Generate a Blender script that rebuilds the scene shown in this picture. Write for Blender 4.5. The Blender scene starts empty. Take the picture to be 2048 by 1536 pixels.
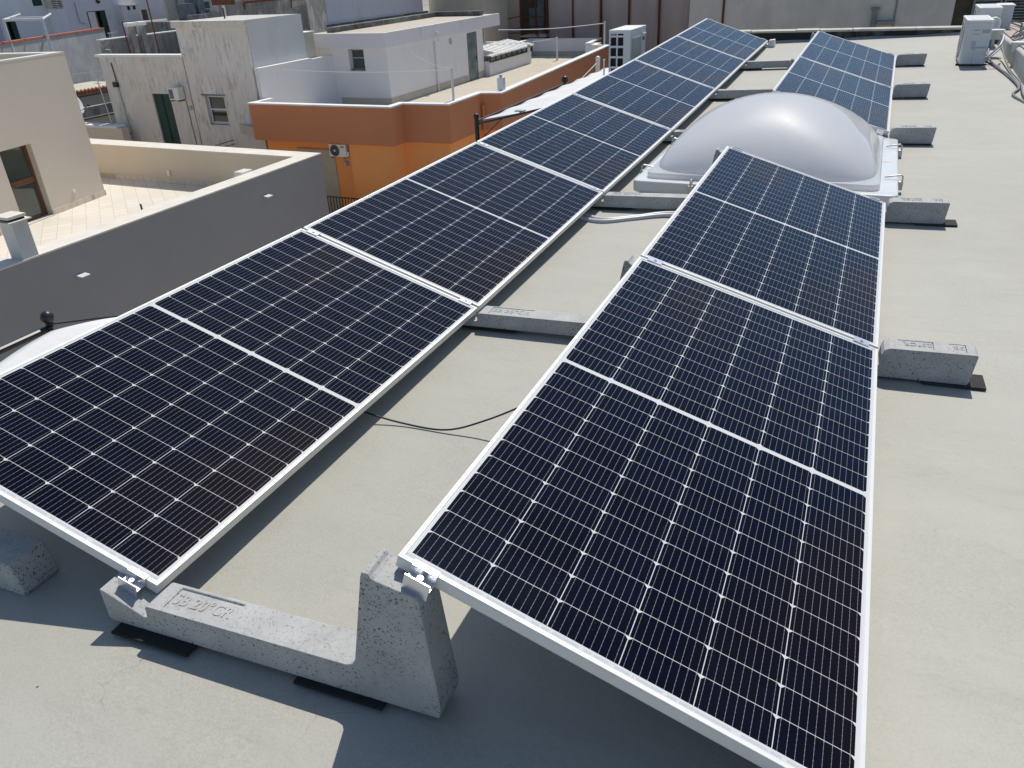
import bpy, bmesh, math, random
from mathutils import Vector, Matrix, Euler
random.seed(7)
R = math.radians
sc = bpy.context.scene
COL = sc.collection

# ------------------------------------------------------------------ camera
cam_d = bpy.data.cameras.new('camera'); cam = bpy.data.objects.new('camera', cam_d); COL.objects.link(cam)
cam.location = (1.6386, -1.0624, 1.6436)
cam.rotation_euler = (1.0724, 0.0422, 0.4094)
cam_d.sensor_width = 36; cam_d.lens = 27.18; cam_d.clip_end = 2000; cam_d.clip_start = 0.05
sc.camera = cam
# ------------------------------------------------------------------ world, sun, exposure
SUN = Vector((-0.015, 0.62, 1.0)).normalized()
w = bpy.data.worlds.new('World'); sc.world = w; w.use_nodes = True
nt = w.node_tree; bg = nt.nodes['Background']; sky = nt.nodes.new('ShaderNodeTexSky')
sky.sky_type = 'NISHITA'; sky.sun_disc = False
sky.sun_elevation = math.asin(SUN.z); sky.sun_rotation = math.atan2(SUN.x, SUN.y)
sky.air_density = 1.0; sky.dust_density = 0.5; sky.ozone_density = 1.0
hs = nt.nodes.new('ShaderNodeHueSaturation'); hs.inputs['Saturation'].default_value = 1.0
nt.links.new(sky.outputs[0], hs.inputs['Color']); nt.links.new(hs.outputs[0], bg.inputs[0]); bg.inputs[1].default_value = 0.112
sd = bpy.data.lights.new('sun', 'SUN'); so = bpy.data.objects.new('sun', sd); COL.objects.link(so)
sd.energy = 4.1; sd.angle = R(0.53); sd.color = (1.0, 0.95, 0.86)
so.rotation_euler = SUN.to_track_quat('Z', 'Y').to_euler(); so.location = (0, 0, 30)
sc.view_settings.view_transform = 'Standard'; sc.view_settings.look = 'None'
sc.view_settings.exposure = 0.0; sc.view_settings.gamma = 1.0

# ------------------------------------------------------------------ node helpers
class NT:
    def __init__(s, name):
        s.m = bpy.data.materials.new(name); s.m.use_nodes = True
        s.t = s.m.node_tree; s.p = s.t.nodes['Principled BSDF']
    def n(s, typ, **kw):
        nd = s.t.nodes.new(typ)
        for k, v in kw.items(): setattr(nd, k, v)
        return nd
    def L(s, a, b): s.t.links.new(a, b)
    def val(s, nd, i, v):
        if isinstance(v, bpy.types.NodeSocket): s.L(v, nd.inputs[i])
        elif v is not None: nd.inputs[i].default_value = v
    def math(s, op, a, b=None, c=None, clamp=False):
        nd = s.n('ShaderNodeMath', operation=op, use_clamp=clamp)
        s.val(nd, 0, a); s.val(nd, 1, b); s.val(nd, 2, c)
        return nd.outputs[0]
    def coord(s, kind='Object', scale=None, rot=None):
        tc = s.n('ShaderNodeTexCoord'); o = tc.outputs[kind]
        if scale or rot:
            mp = s.n('ShaderNodeMapping')
            if scale: mp.inputs['Scale'].default_value = scale
            if rot: mp.inputs['Rotation'].default_value = rot
            s.L(o, mp.inputs[0]); o = mp.outputs[0]
        return o
    def noise(s, vec, scale, detail=4, rough=0.55, dist=0.0):
        nd = s.n('ShaderNodeTexNoise'); s.L(vec, nd.inputs['Vector'])
        nd.inputs['Scale'].default_value = scale; nd.inputs['Detail'].default_value = detail
        nd.inputs['Roughness'].default_value = rough; nd.inputs['Distortion'].default_value = dist
        return nd.outputs['Fac']
    def voro(s, vec, scale, feature='F1', out='Distance', rnd=1.0):
        nd = s.n('ShaderNodeTexVoronoi', feature=feature); s.L(vec, nd.inputs['Vector'])
        nd.inputs['Scale'].default_value = scale; nd.inputs['Randomness'].default_value = rnd
        return nd.outputs[out]
    def ramp(s, f, a, b, lo=0.0, hi=1.0, smooth=False):
        nd = s.n('ShaderNodeMapRange', clamp=True)
        if smooth: nd.interpolation_type = 'SMOOTHSTEP'
        s.val(nd, 0, f); nd.inputs[1].default_value = a; nd.inputs[2].default_value = b
        nd.inputs[3].default_value = lo; nd.inputs[4].default_value = hi
        return nd.outputs[0]
    def mix(s, f, a, b, blend='MIX'):
        nd = s.n('ShaderNodeMix', data_type='RGBA', blend_type=blend)
        s.val(nd, 0, f)
        for i, v in ((6, a), (7, b)):
            if isinstance(v, bpy.types.NodeSocket): s.L(v, nd.inputs[i])
            else: nd.inputs[i].default_value = (v[0], v[1], v[2], 1)
        return nd.outputs[2]
    def base(s, v):
        if isinstance(v, bpy.types.NodeSocket): s.L(v, s.p.inputs['Base Color'])
        else: s.p.inputs['Base Color'].default_value = (v[0], v[1], v[2], 1)
    def set(s, **kw):
        for k, v in kw.items():
            i = s.p.inputs[k.replace('_', ' ')]
            if isinstance(v, bpy.types.NodeSocket): s.L(v, i)
            else: i.default_value = v
    def bump(s, h, strength=0.3, dist=0.01, chain=None):
        b = s.n('ShaderNodeBump'); b.inputs['Strength'].default_value = strength; b.inputs['Distance'].default_value = dist
        s.L(h, b.inputs['Height'])
        if chain: s.L(chain, b.inputs['Normal'])
        s.L(b.outputs[0], s.p.inputs['Normal']); return b.outputs[0]

def plain(name, col, rough=0.6, metal=0.0, var=0.06, scale=6.0, bump=0.0, coat=0.0):
    t = NT(name); c = t.coord()
    f = t.ramp(t.noise(c, scale, 5), 0.3, 0.7)
    d = tuple(max(0, x * (1 - var * 2)) for x in col)
    t.base(t.mix(f, d, col)); t.set(Roughness=rough, Metallic=metal)
    if coat: t.set(Coat_Weight=coat, Coat_Roughness=0.1)
    if bump: t.bump(t.noise(c, scale * 12, 4), bump, 0.004)
    return t.m

def plaster(name, col, stain=None, amt=0.0, streak=2.2, scale=1.2, rough=0.85, patch=None, pamt=0.0, mott=0.08, grime=0.45):
    """painted render: large soft mottling, vertical run-off streaks, blotches"""
    t = NT(name); c = t.coord()
    big = t.ramp(t.noise(c, scale, 6, 0.6), 0.3, 0.7)
    d = tuple(x * (1 - mott * 2) for x in col)
    o = t.mix(big, d, col)
    fine = t.ramp(t.noise(c, 22, 4, 0.7), 0.35, 0.7, 0.0, 0.35)
    o = t.mix(fine, o, tuple(x * 0.9 for x in col))
    if patch:
        pf = t.ramp(t.noise(c, 0.9, 7, 0.65, 0.6), 0.56 - 0.14 * pamt, 0.60 - 0.10 * pamt, 0, min(1, 0.4 + pamt * 0.5))
        o = t.mix(pf, o, patch)
    if stain:
        cs = t.coord(scale=(streak, streak, streak * 0.22))
        s1 = t.noise(cs, 2.2, 7, 0.72)
        s2 = t.noise(c, 0.8, 4, 0.55)
        s3 = t.noise(c, 9, 6, 0.8)
        m = t.math('MULTIPLY', t.ramp(s1, 0.62 - 0.22 * amt, 0.80 - 0.2 * amt), t.ramp(s2, 0.45 - 0.15 * amt, 0.62))
        m = t.math('MULTIPLY', m, t.ramp(s3, 0.3, 0.6, 0.35, 1.0))
        m = t.math('MULTIPLY', m, 0.6 + grime * 0.4)
        o = t.mix(m, o, stain)
    t.base(o); t.set(Roughness=rough)
    b1 = t.noise(c, 60, 4, 0.6); t.bump(b1, 0.25, 0.006)
    return t.m

# ------------------------------------------------------------------ materials
def mat_roof():
    t = NT('roof_coating'); c = t.coord()
    cx = t.coord(scale=(0.45, 2.0, 1))
    big = t.ramp(t.noise(c, 0.35, 4, 0.6), 0.32, 0.68)
    o = t.mix(big, (0.350, 0.340, 0.292), (0.408, 0.400, 0.355))
    o = t.mix(t.ramp(t.noise(cx, 2.2, 7, 0.68), 0.42, 0.72, 0, 0.35), o, (0.455, 0.44, 0.385))
    o = t.mix(t.ramp(t.noise(cx, 5.5, 8, 0.75, 0.4), 0.56, 0.74, 0, 0.38), o, (0.27, 0.255, 0.21))
    o = t.mix(t.ramp(t.noise(c, 95, 5, 0.8), 0.50, 0.68, 0, 0.30), o, (0.26, 0.245, 0.20))
    o = t.mix(t.ramp(t.noise(t.coord(scale=(0.8, 1.6, 1)), 13, 6, 0.8), 0.57, 0.70, 0, 0.42), o, (0.29, 0.275, 0.23))
    # hair cracks, only here and there
    v = t.n('ShaderNodeTexVoronoi', feature='DISTANCE_TO_EDGE'); v.inputs['Scale'].default_value = 2.3
    dn = t.n('ShaderNodeTexNoise'); dn.inputs['Scale'].default_value = 5; dn.inputs['Detail'].default_value = 6; t.L(c, dn.inputs['Vector'])
    av = t.n('ShaderNodeVectorMath', operation='MULTIPLY_ADD'); t.L(dn.outputs['Color'], av.inputs[0]); av.inputs[1].default_value = (0.22, 0.22, 0.22); t.L(c, av.inputs[2])
    t.L(av.outputs[0], v.inputs['Vector'])
    crack = t.math('LESS_THAN', v.outputs['Distance'], 0.0018)
    msk = t.ramp(t.noise(c, 2.4, 3), 0.61, 0.64)
    crack = t.math('MULTIPLY', crack, msk)
    o = t.mix(t.math('MULTIPLY', crack, 0.6), o, (0.19, 0.18, 0.15))
    # hair-like wrinkles in the coating
    w1 = t.noise(t.coord(scale=(1.0, 1.5, 1)), 42, 6, 0.72, 1.4)
    wr = t.math('ABSOLUTE', t.math('SUBTRACT', w1, 0.5))
    wrm = t.ramp(wr, 0.0, 0.03, 1, 0)
    wmask = t.ramp(t.noise(c, 3.0, 3), 0.38, 0.60)
    o = t.mix(t.math('MULTIPLY', t.math('MULTIPLY', wrm, wmask), 0.58), o, (0.24, 0.23, 0.19))
    # specks of grit
    vd = t.n('ShaderNodeTexVoronoi', feature='F1'); vd.inputs['Scale'].default_value = 9; t.L(c, vd.inputs['Vector'])
    sp = t.math('LESS_THAN', vd.outputs['Distance'], 0.035)
    sep = t.n('ShaderNodeSeparateColor'); t.L(vd.outputs['Color'], sep.inputs[0])
    sp = t.math('MULTIPLY', sp, t.math('GREATER_THAN', sep.outputs[0], 0.90))
    o = t.mix(t.math('MULTIPLY', sp, 0.85), o, (0.07, 0.055, 0.05))
    # a few faint reddish rubbings
    red = t.math('MULTIPLY', t.ramp(t.noise(cx, 3.1, 5, 0.8), 0.70, 0.76), t.ramp(t.noise(c, 21, 5, .8), .45, .6))
    o = t.mix(t.math('MULTIPLY', red, 0.35), o, (0.5, 0.28, 0.2))
    t.base(o); t.set(Roughness=0.58, Specular_IOR_Level=0.5)
    b = t.bump(wrm, -0.12, 0.003)
    t.bump(t.noise(c, 110, 4, 0.7), 0.28, 0.004, b)
    return t.m

def mat_concrete():
    t = NT('precast_concrete'); c = t.coord()
    o = t.mix(t.ramp(t.noise(c, 7, 6, 0.65), 0.35, 0.68), (0.35, 0.35, 0.34), (0.46, 0.46, 0.445))
    o = t.mix(t.ramp(t.noise(c, 60, 5, 0.75), 0.42, 0.72, 0, 0.5), o, (0.46, 0.47, 0.47))
    pits = None; h = None
    for sc_, thr, keep in ((140, 0.52, 0.66), (70, 0.30, 0.72), (260, 0.60, 0.62)):
        v = t.n('ShaderNodeTexVoronoi', feature='F1'); v.inputs['Scale'].default_value = sc_
        wn = t.n('ShaderNodeTexNoise'); wn.inputs['Scale'].default_value = 160; t.L(c, wn.inputs['Vector'])
        av = t.n('ShaderNodeVectorMath', operation='MULTIPLY_ADD'); t.L(wn.outputs['Color'], av.inputs[0]); av.inputs[1].default_value = (0.004,) * 3; t.L(c, av.inputs[2])
        t.L(av.outputs[0], v.inputs['Vector'])
        sep = t.n('ShaderNodeSeparateColor'); t.L(v.outputs['Color'], sep.inputs[0])
        rad = t.math('MULTIPLY', sep.outputs[1], thr)
        rad = t.math('MULTIPLY', rad, t.math('GREATER_THAN', sep.outputs[0], keep))
        f = t.ramp(t.math('SUBTRACT', rad, v.outputs['Distance']), -0.01, 0.05)
        f = t.math('MULTIPLY', f, t.math('GREATER_THAN', rad, 0.02))
        pits = f if pits is None else t.math('MAXIMUM', pits, f)
    area = t.ramp(t.noise(c, 6, 2), 0.34, 0.50, 0.35, 1.0)
    pits = t.math('MULTIPLY', pits, area)
    nz = t.n('ShaderNodeSeparateXYZ'); t.L(t.coord('Normal'), nz.inputs[0])
    top = t.ramp(nz.outputs[2], 0.5, 0.8, 1.0, 0.45); pits = t.math('MULTIPLY', pits, top)
    o = t.mix(t.math('MULTIPLY', pits, 0.86), o, (0.06, 0.065, 0.065))
    t.base(o); t.set(Roughness=0.85)
    b = t.bump(pits, -0.7, 0.006)
    t.bump(t.noise(c, 140, 5, 0.7), 0.35, 0.002, b)
    return t.m

PW, PL = 1.05, 2.10
def mat_cells():
    t = NT('solar_cells')
    uv = t.n('ShaderNodeUVMap'); sx = t.n('ShaderNodeSeparateXYZ'); t.L(uv.outputs[0], sx.inputs[0])
    U, V = sx.outputs[0], sx.outputs[1]
    u1 = t.math('SUBTRACT', U, 0.0205)
    vs = t.math('MINIMUM', V, t.math('SUBTRACT', PL, V))
    v1 = t.math('SUBTRACT', vs, 0.027)
    fu = t.math('SUBTRACT', t.math('MODULO', u1, 0.1682), 0.0841)
    fv = t.math('SUBTRACT', t.math('MODULO', v1, 0.0845), 0.04225)
    au, av = t.math('ABSOLUTE', fu), t.math('ABSOLUTE', fv)
    inx = t.math('LESS_THAN', au, 0.0831); iny = t.math('LESS_THAN', av, 0.0415)
    a = t.math('SUBTRACT', 0.0829, au); b = t.math('SUBTRACT', 0.0413, fv)
    ch = t.math('GREATER_THAN', t.math('ADD', a, b), 0.0078)
    rng = t.math('MULTIPLY', t.math('MULTIPLY', t.math('GREATER_THAN', u1, 0.0), t.math('LESS_THAN', u1, 1.0092)),
                 t.math('MULTIPLY', t.math('GREATER_THAN', v1, 0.0), t.math('LESS_THAN', v1, 1.014)))
    cell = t.math('MULTIPLY', t.math('MULTIPLY', inx, iny), t.math('MULTIPLY', ch, rng))
    # nine busbar wires per cell
    bu = t.math('SUBTRACT', t.math('MODULO', t.math('ADD', fu, 0.5), 0.01844), 0.0)
    off = (0.5 % 0.01844)
    bd = t.math('ABSOLUTE', t.math('SUBTRACT', t.math('MODULO', t.math('ADD', fu, 0.5 - off + 0.00922 + 0.01844), 0.01844), 0.00922))
    wire = t.math('LESS_THAN', bd, 0.00038)
    dot = t.math('MULTIPLY', t.math('LESS_THAN', bd, 0.0008), t.math('LESS_THAN', t.math('MODULO', t.math('ADD', v1, 0.004), 0.0138), 0.0018))
    edge = t.math('MULTIPLY', t.math('LESS_THAN', bd, 0.0008), t.math('GREATER_THAN', av, 0.0385))
    wire = t.math('MAXIMUM', wire, t.math('MAXIMUM', dot, edge))
    # thin fingers as a faint lightening
    # per cell tone
    wn = t.n('ShaderNodeTexWhiteNoise', noise_dimensions='3D')
    cb = t.n('ShaderNodeCombineXYZ')
    t.L(t.math('FLOOR', t.math('DIVIDE', u1, 0.1682)), cb.inputs[0]); t.L(t.math('FLOOR', t.math('DIVIDE', V, 0.0845)), cb.inputs[1])
    oi = t.n('ShaderNodeObjectInfo'); t.L(oi.outputs['Random'], cb.inputs[2]); t.L(cb.outputs[0], wn.inputs[0])
    col = t.mix(wn.outputs['Value'], (0.0015, 0.0016, 0.0065), (0.0026, 0.0030, 0.0105))
    c = t.coord()
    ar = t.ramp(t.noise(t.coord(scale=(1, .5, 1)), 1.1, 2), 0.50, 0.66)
    col = t.mix(ar, col, (0.0075, 0.0050, 0.0060))  # brownish reflections painted into the cell colour as soft patches
    dust = t.math('ADD', t.ramp(t.noise(c, 3.2, 6, 0.7), 0.5, 0.85, 0, 0.008), t.math('MULTIPLY', t.ramp(t.noise(c, 2.3, 3), 0.64, 0.72, 0, 0.05), t.ramp(t.noise(t.coord(scale=(1, 2.4, 1)), 14, 6, 0.8), 0.45, 0.7)))
    v = t.n('ShaderNodeTexVoronoi'); v.inputs['Scale'].default_value = 55; t.L(c, v.inputs['Vector'])
    sep = t.n('ShaderNodeSeparateColor'); t.L(v.outputs['Color'], sep.inputs[0])
    spk = t.math('MULTIPLY', t.math('LESS_THAN', v.outputs['Distance'], 0.07), t.math('GREATER_THAN', sep.outputs[0], 0.75))
    col = t.mix(t.math('MULTIPLY', spk, 0.10), col, (0.35, 0.36, 0.36))
    col = t.mix(t.math('MULTIPLY', wire, 0.58), col, (0.42, 0.43, 0.45))
    rib = t.math('MULTIPLY', t.math('LESS_THAN', t.math('ABSOLUTE', t.math('SUBTRACT', vs, 0.0185)), 0.0035),
                 t.math('GREATER_THAN', t.noise(t.coord('UV', scale=(40, 3, 1)), 1.0, 2), 0.44))
    white = t.mix(t.math('MULTIPLY', rib, 0.5), (0.60, 0.61, 0.61), (0.38, 0.41, 0.44))
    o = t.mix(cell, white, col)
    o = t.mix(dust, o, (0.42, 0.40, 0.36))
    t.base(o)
    t.set(Roughness=0.6, Specular_IOR_Level=0.0)
    # anti-reflective glass: low, bluish, angle dependent gloss over the cells
    lw = t.n('ShaderNodeLayerWeight'); lw.inputs['Blend'].default_value = 0.5
    f5 = t.math('POWER', lw.outputs['Facing'], 4.2)
    fac = t.math('MULTIPLY_ADD', f5, 0.46, 0.012)
    gl = t.n('ShaderNodeBsdfGlossy'); gl.inputs['Color'].default_value = (0.68, 0.85, 1.0, 1); gl.inputs['Roughness'].default_value = 0.10
    t.L(t.mix(ar, (0.70, 0.84, 0.98), (0.95, 0.84, 0.86)), gl.inputs['Color'])
    mx = t.n('ShaderNodeMixShader'); t.L(fac, mx.inputs[0]); t.L(t.p.outputs[0], mx.inputs[1]); t.L(gl.outputs[0], mx.inputs[2])
    t.L(mx.outputs[0], t.t.nodes['Material Output'].inputs[0])
    return t.m

M = {}
M['roof'] = mat_roof(); M['conc'] = mat_concrete(); M['cells'] = mat_cells()
M['alu'] = plain('anodised_aluminium', (0.76, 0.755, 0.735), 0.45, 0.15, 0.03, 8)
M['alu2'] = plain('clamp_aluminium', (0.72, 0.74, 0.77), 0.3, 0.75, 0.04, 20)
M['steel'] = plain('galvanised_steel', (0.55, 0.55, 0.54), 0.35, 0.7, 0.1, 14)
M['backsheet'] = plain('white_backsheet', (0.50, 0.50, 0.49), 0.6)
M['rubber'] = plain('black_rubber', (0.018, 0.018, 0.018), 0.95, 0, 0.1, 30, 0.5)
M['rubberd'] = plain('dusty_rubber', (0.05, 0.05, 0.052), 0.95, 0, 0.25, 20, 0.5)
M['blackplastic'] = plain('black_cable', (0.012, 0.012, 0.013), 0.45)
M['blackmetal'] = plain('black_metal', (0.02, 0.021, 0.023), 0.4, 0.1)
M['conduit'] = plain('grey_conduit', (0.60, 0.62, 0.64), 0.4)
M['greypipe'] = plain('grey_pvc', (0.20, 0.205, 0.215), 0.5)
M['whitepl'] = plain('white_painted_metal', (0.66, 0.68, 0.70), 0.4, 0, 0.04, 5)
M['whitepl2'] = plain('white_plastic', (0.80, 0.79, 0.74), 0.4, 0, 0.05, 5)
M['greenish'] = plain('faded_panel', (0.42, 0.46, 0.42), 0.5)
M['dark'] = plain('dark_void', (0.012, 0.012, 0.013), 0.8)
M['labelgrey'] = plain('printed_label', (0.42, 0.43, 0.46), 0.6)
M['logogreen'] = plain('green_print', (0.05, 0.28, 0.14), 0.6)
M['bitumen'] = plaster('bitumen', (0.022, 0.022, 0.023), (0.28, 0.28, 0.27), 0.55, 1.0, 1.5)
M['flash'] = plaster('grey_flashing', (0.36, 0.37, 0.37), (0.12, 0.12, 0.12), 0.7, 1.0, 2.0)
M['copcream'] = plaster('weathered_coping', (0.60, 0.57, 0.50), (0.22, 0.20, 0.17), 0.7, 1.5, 3.0, mott=0.15)
M['coping'] = plaster('marble_coping', (0.74, 0.70, 0.62), (0.52, 0.47, 0.38), 0.5, 1.2, 2.0)
M['copwhite'] = plaster('white_coping', (0.82, 0.82, 0.80), (0.6, 0.58, 0.52), 0.3)
M['greywall'] = plaster('grey_blue_render', (0.31, 0.302, 0.305), mott=0.04)
M['sand'] = plaster('sand_render', (0.70, 0.60, 0.47), (0.60, 0.50, 0.39), 0.35, 0.8, 0.5, mott=0.05)
M['beige'] = plaster('beige_render', (0.67, 0.595, 0.50), (0.59, 0.52, 0.44), 0.25, 0.8, 0.6, mott=0.04)
M['brown'] = plaster('brown_render', (0.58, 0.23, 0.11), (0.50, 0.20, 0.095), 0.3, 1.0, 0.6, mott=0.04)
M['orange'] = plaster('orange_render', (0.95, 0.40, 0.13), (0.85, 0.35, 0.11), 0.3, 0.7, 0.5, mott=0.07)
M['lilac'] = plaster('white_lilac_render', (0.80, 0.79, 0.80), (0.50, 0.49, 0.46), 0.35, 0.8, 0.5, mott=0.03)
M['lilac2'] = plaster('lilac_render', (0.74, 0.72, 0.76), (0.42, 0.41, 0.42), 0.4, 0.8, 0.5, mott=0.04)
M['pink'] = plaster('pink_lilac_render', (0.60, 0.52, 0.58), (0.45, 0.40, 0.42), 0.4)
M['cream'] = plaster('cream_render', (0.56, 0.53, 0.44), (0.36, 0.33, 0.26), 0.6, 1.5, 0.8, mott=0.10)
M['dirty'] = plaster('dirty_white_render', (0.82, 0.76, 0.70), (0.12, 0.105, 0.085), 0.68, 3.4, 0.8, patch=(0.72, 0.66, 0.59), pamt=0.3, mott=0.08)
M['dirty2'] = plaster('dirty_cream_render', (0.80, 0.74, 0.67), (0.16, 0.14, 0.10), 0.66, 3.0, 0.8, patch=(0.68, 0.62, 0.53), pamt=0.45, mott=0.09)
M['mould'] = plaster('mouldy_render', (0.52, 0.51, 0.48), (0.09, 0.09, 0.085), 0.95, 2.2, 1.6, patch=(0.2, 0.2, 0.19), pamt=0.9, mott=0.15, grime=1.0)
M['mould2'] = plaster('black_mould_render', (0.16, 0.16, 0.155), (0.04, 0.04, 0.04), 1.2, 1.6, 2.0, patch=(0.30, 0.30, 0.29), pamt=0.6, mott=0.2, grime=1.0)
M['sidegrey'] = plaster('pale_grey_render', (0.60, 0.615, 0.61), (0.40, 0.41, 0.40), 0.5, 0.8, 0.6, mott=0.05)
M['bluegrey'] = plaster('blue_grey_render', (0.46, 0.48, 0.51), (0.24, 0.245, 0.25), 0.95, 1.6, 0.5, patch=(0.34, 0.36, 0.37), pamt=0.8, mott=0.12)
M['concwall'] = plaster('raw_concrete_wall', (0.60, 0.58, 0.54), (0.42, 0.40, 0.37), 0.9, 0.6, 0.35, patch=(0.50, 0.485, 0.455), pamt=0.6, mott=0.10)
M['skirt'] = plaster('stone_skirting', (0.52, 0.49, 0.42), (0.38, 0.35, 0.29), 0.5)
M['wood'] = plain('brown_wood', (0.16, 0.065, 0.022), 0.45, 0, 0.25, 9)
M['greendoor'] = plain('dark_green_shutter', (0.006, 0.055, 0.045), 0.5, 0, 0.15, 8)
M['greydoor'] = plain('grey_sheet_metal', (0.20, 0.24, 0.27), 0.5, 0.3, 0.25, 3)
M['shutter'] = plain('beige_slats', (0.50, 0.48, 0.40), 0.5)
M['terracotta'] = plain('terracotta', (0.52, 0.20, 0.10), 0.8, 0, 0.3, 12)
M['redpaint'] = plain('red_coping', (0.50, 0.15, 0.10), 0.8, 0, 0.25, 4)
M['rust'] = plain('rust', (0.20, 0.065, 0.03), 0.85, 0, 0.35, 14)
M['fabric'] = plain('white_fabric', (0.74, 0.73, 0.71), 0.8, 0, 0.03, 2)
M['tree'] = plain('brown_curtain', (0.10, 0.085, 0.06), 0.9, 0, 0.2, 3)

def mat_glass_dark(name, col=(0.03, 0.045, 0.04), rough=0.04):
    t = NT(name); t.base(col); t.set(Roughness=rough, Coat_Weight=0.8, Coat_Roughness=0.02); return t.m
M['pane'] = mat_glass_dark('window_glass'); M['pane2'] = mat_glass_dark('curtained_glass', (0.16, 0.17, 0.17), 0.1)

def mat_dome():
    t = NT('opal_acrylic'); c = t.coord()
    o = t.mix(t.ramp(t.noise(c, 1.6, 4), 0.3, 0.7), (0.82, 0.825, 0.83), (0.86, 0.86, 0.87))
    t.base(o); t.set(Roughness=0.42, Specular_IOR_Level=0.25, Coat_Weight=1.0, Coat_Roughness=0.02, Coat_IOR=1.5)
    tr = t.n('ShaderNodeBsdfTranslucent'); tr.inputs[0].default_value = (0.92, 0.92, 0.93, 1)
    mx = t.n('ShaderNodeMixShader'); mx.inputs[0].default_value = 0.52
    out = t.t.nodes['Material Output']; t.L(t.p.outputs[0], mx.inputs[1]); t.L(tr.outputs[0], mx.inputs[2]); t.L(mx.outputs[0], out.inputs[0])
    return t.m
M['dome'] = mat_dome()
def mat_flange():
    t = NT('fibreglass_flange'); c = t.coord()
    o = t.mix(t.ramp(t.noise(c, 4, 5), 0.3, 0.7), (0.64, 0.64, 0.62), (0.72, 0.72, 0.70))
    st = t.math('MULTIPLY', t.ramp(t.noise(t.coord(scale=(1, 7, 1)), 2.0, 4), 0.63, 0.68), t.ramp(t.noise(c, 12, 4), 0.4, 0.6))
    o = t.mix(t.math('MULTIPLY', st, 0.6), o, (0.5, 0.30, 0.16))
    t.base(o); t.set(Roughness=0.3, Coat_Weight=0.5, Coat_Roughness=0.15); return t.m
M['flange'] = mat_flange()

def mat_tiles(name, size, col, grout, rotz=0.0, gw=0.012, var=0.1):
    t = NT(name); c = t.coord(rot=(0, 0, rotz))
    b = t.n('ShaderNodeTexBrick'); b.offset = 0.0; b.squash = 1.0; t.L(c, b.inputs['Vector'])
    b.inputs['Scale'].default_value = 1.0; b.inputs['Brick Width'].default_value = size; b.inputs['Row Height'].default_value = size
    b.inputs['Mortar Size'].default_value = gw
    b.inputs['Color1'].default_value = (*col, 1); b.inputs['Color2'].default_value = (*[x * (1 - var) for x in col], 1); b.inputs['Mortar'].default_value = (*grout, 1)
    o = t.mix(t.ramp(t.noise(c, 0.8, 5), 0.35, 0.7, 0, 0.4), b.outputs[0], tuple(x * 0.86 for x in col))
    o = t.mix(t.ramp(t.noise(c, 0.5, 4), 0.6, 0.72, 0, 0.3), o, (0.70, 0.60, 0.36))
    t.base(o); t.set(Roughness=0.5); t.bump(b.outputs['Fac'], -0.3, 0.004); return t.m
M['tile'] = mat_tiles('cream_floor_tiles', 0.40, (0.78, 0.72, 0.62), (0.56, 0.50, 0.42), R(40))
M['tile2'] = mat_tiles('stone_floor_tiles', 0.30, (0.58, 0.52, 0.42), (0.38, 0.33, 0.26), R(0))
M['skirttile'] = mat_tiles('cream_skirting_tiles', 0.33, (0.70, 0.62, 0.52), (0.45, 0.38, 0.30), 0, 0.012)

def mat_net():
    t = NT('scaffold_net'); c = t.coord()
    cx = t.coord(scale=(6, 6, 0.25))
    o = t.mix(t.ramp(t.noise(cx, 3.0, 5, 0.6), 0.3, 0.7), (0.42, 0.345, 0.33), (0.50, 0.425, 0.41))
    o = t.mix(t.ramp(t.noise(c, 0.35, 4), 0.4, 0.65, 0, 0.6), o, (0.44, 0.42, 0.39))
    fz = t.n('ShaderNodeTexWave'); fz.wave_type = 'BANDS'; fz.bands_direction = 'Z'; fz.inputs['Scale'].default_value = 0.17; fz.inputs['Distortion'].default_value = 0.4
    t.L(c, fz.inputs['Vector'])
    o = t.mix(t.ramp(fz.outputs['Fac'], 0.93, 1.0, 0, 0.35), o, (0.46, 0.41, 0.41))
    t.base(o); t.set(Roughness=0.9); return t.m
M['net'] = mat_net()
def mat_chips():
    t = NT('stone_chip_paving'); c = t.coord()
    v = t.n('ShaderNodeTexVoronoi'); v.inputs['Scale'].default_value = 38; t.L(c, v.inputs['Vector'])
    sep = t.n('ShaderNodeSeparateColor'); t.L(v.outputs['Color'], sep.inputs[0])
    o = t.mix(sep.outputs[0], (0.30, 0.24, 0.20), (0.50, 0.44, 0.38))
    o = t.mix(t.ramp(t.noise(c, 30, 5, .8), 0.4, 0.7, 0, 0.7), o, (0.42, 0.38, 0.33))
    t.base(o); t.set(Roughness=0.9); t.bump(v.outputs['Distance'], -0.5, 0.01); return t.m
M['chips'] = mat_chips()
def mat_asphalt():
    t = NT('pale_bounce_street'); c = t.coord()  # pale tone chosen to bounce warm light onto the shaded facades
    t.base(t.mix(t.ramp(t.noise(c, 1.0, 6), 0.3, 0.7), (0.42, 0.38, 0.31), (0.52, 0.48, 0.40))); t.set(Roughness=0.9)
    t.bump(t.noise(c, 50, 4), 0.4, 0.01); return t.m
M['asphalt'] = mat_asphalt()
M['ground'] = plain('town_ground', (0.42, 0.38, 0.31), 0.95, 0, 0.25, 0.05)  # kept pale like the street, as added bounce for the house walls
def mat_sailcloth():
    t = NT('canopy_cloth'); c = t.coord()
    t.base(t.mix(t.ramp(t.noise(c, 1.2, 4), 0.3, 0.7), (0.60, 0.60, 0.59), (0.70, 0.70, 0.69))); t.set(Roughness=0.75)
    t.bump(t.noise(t.coord(scale=(1, 1.6, 1)), 1.6, 3), 0.5, 0.04); return t.m
M['sail'] = mat_sailcloth()

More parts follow.
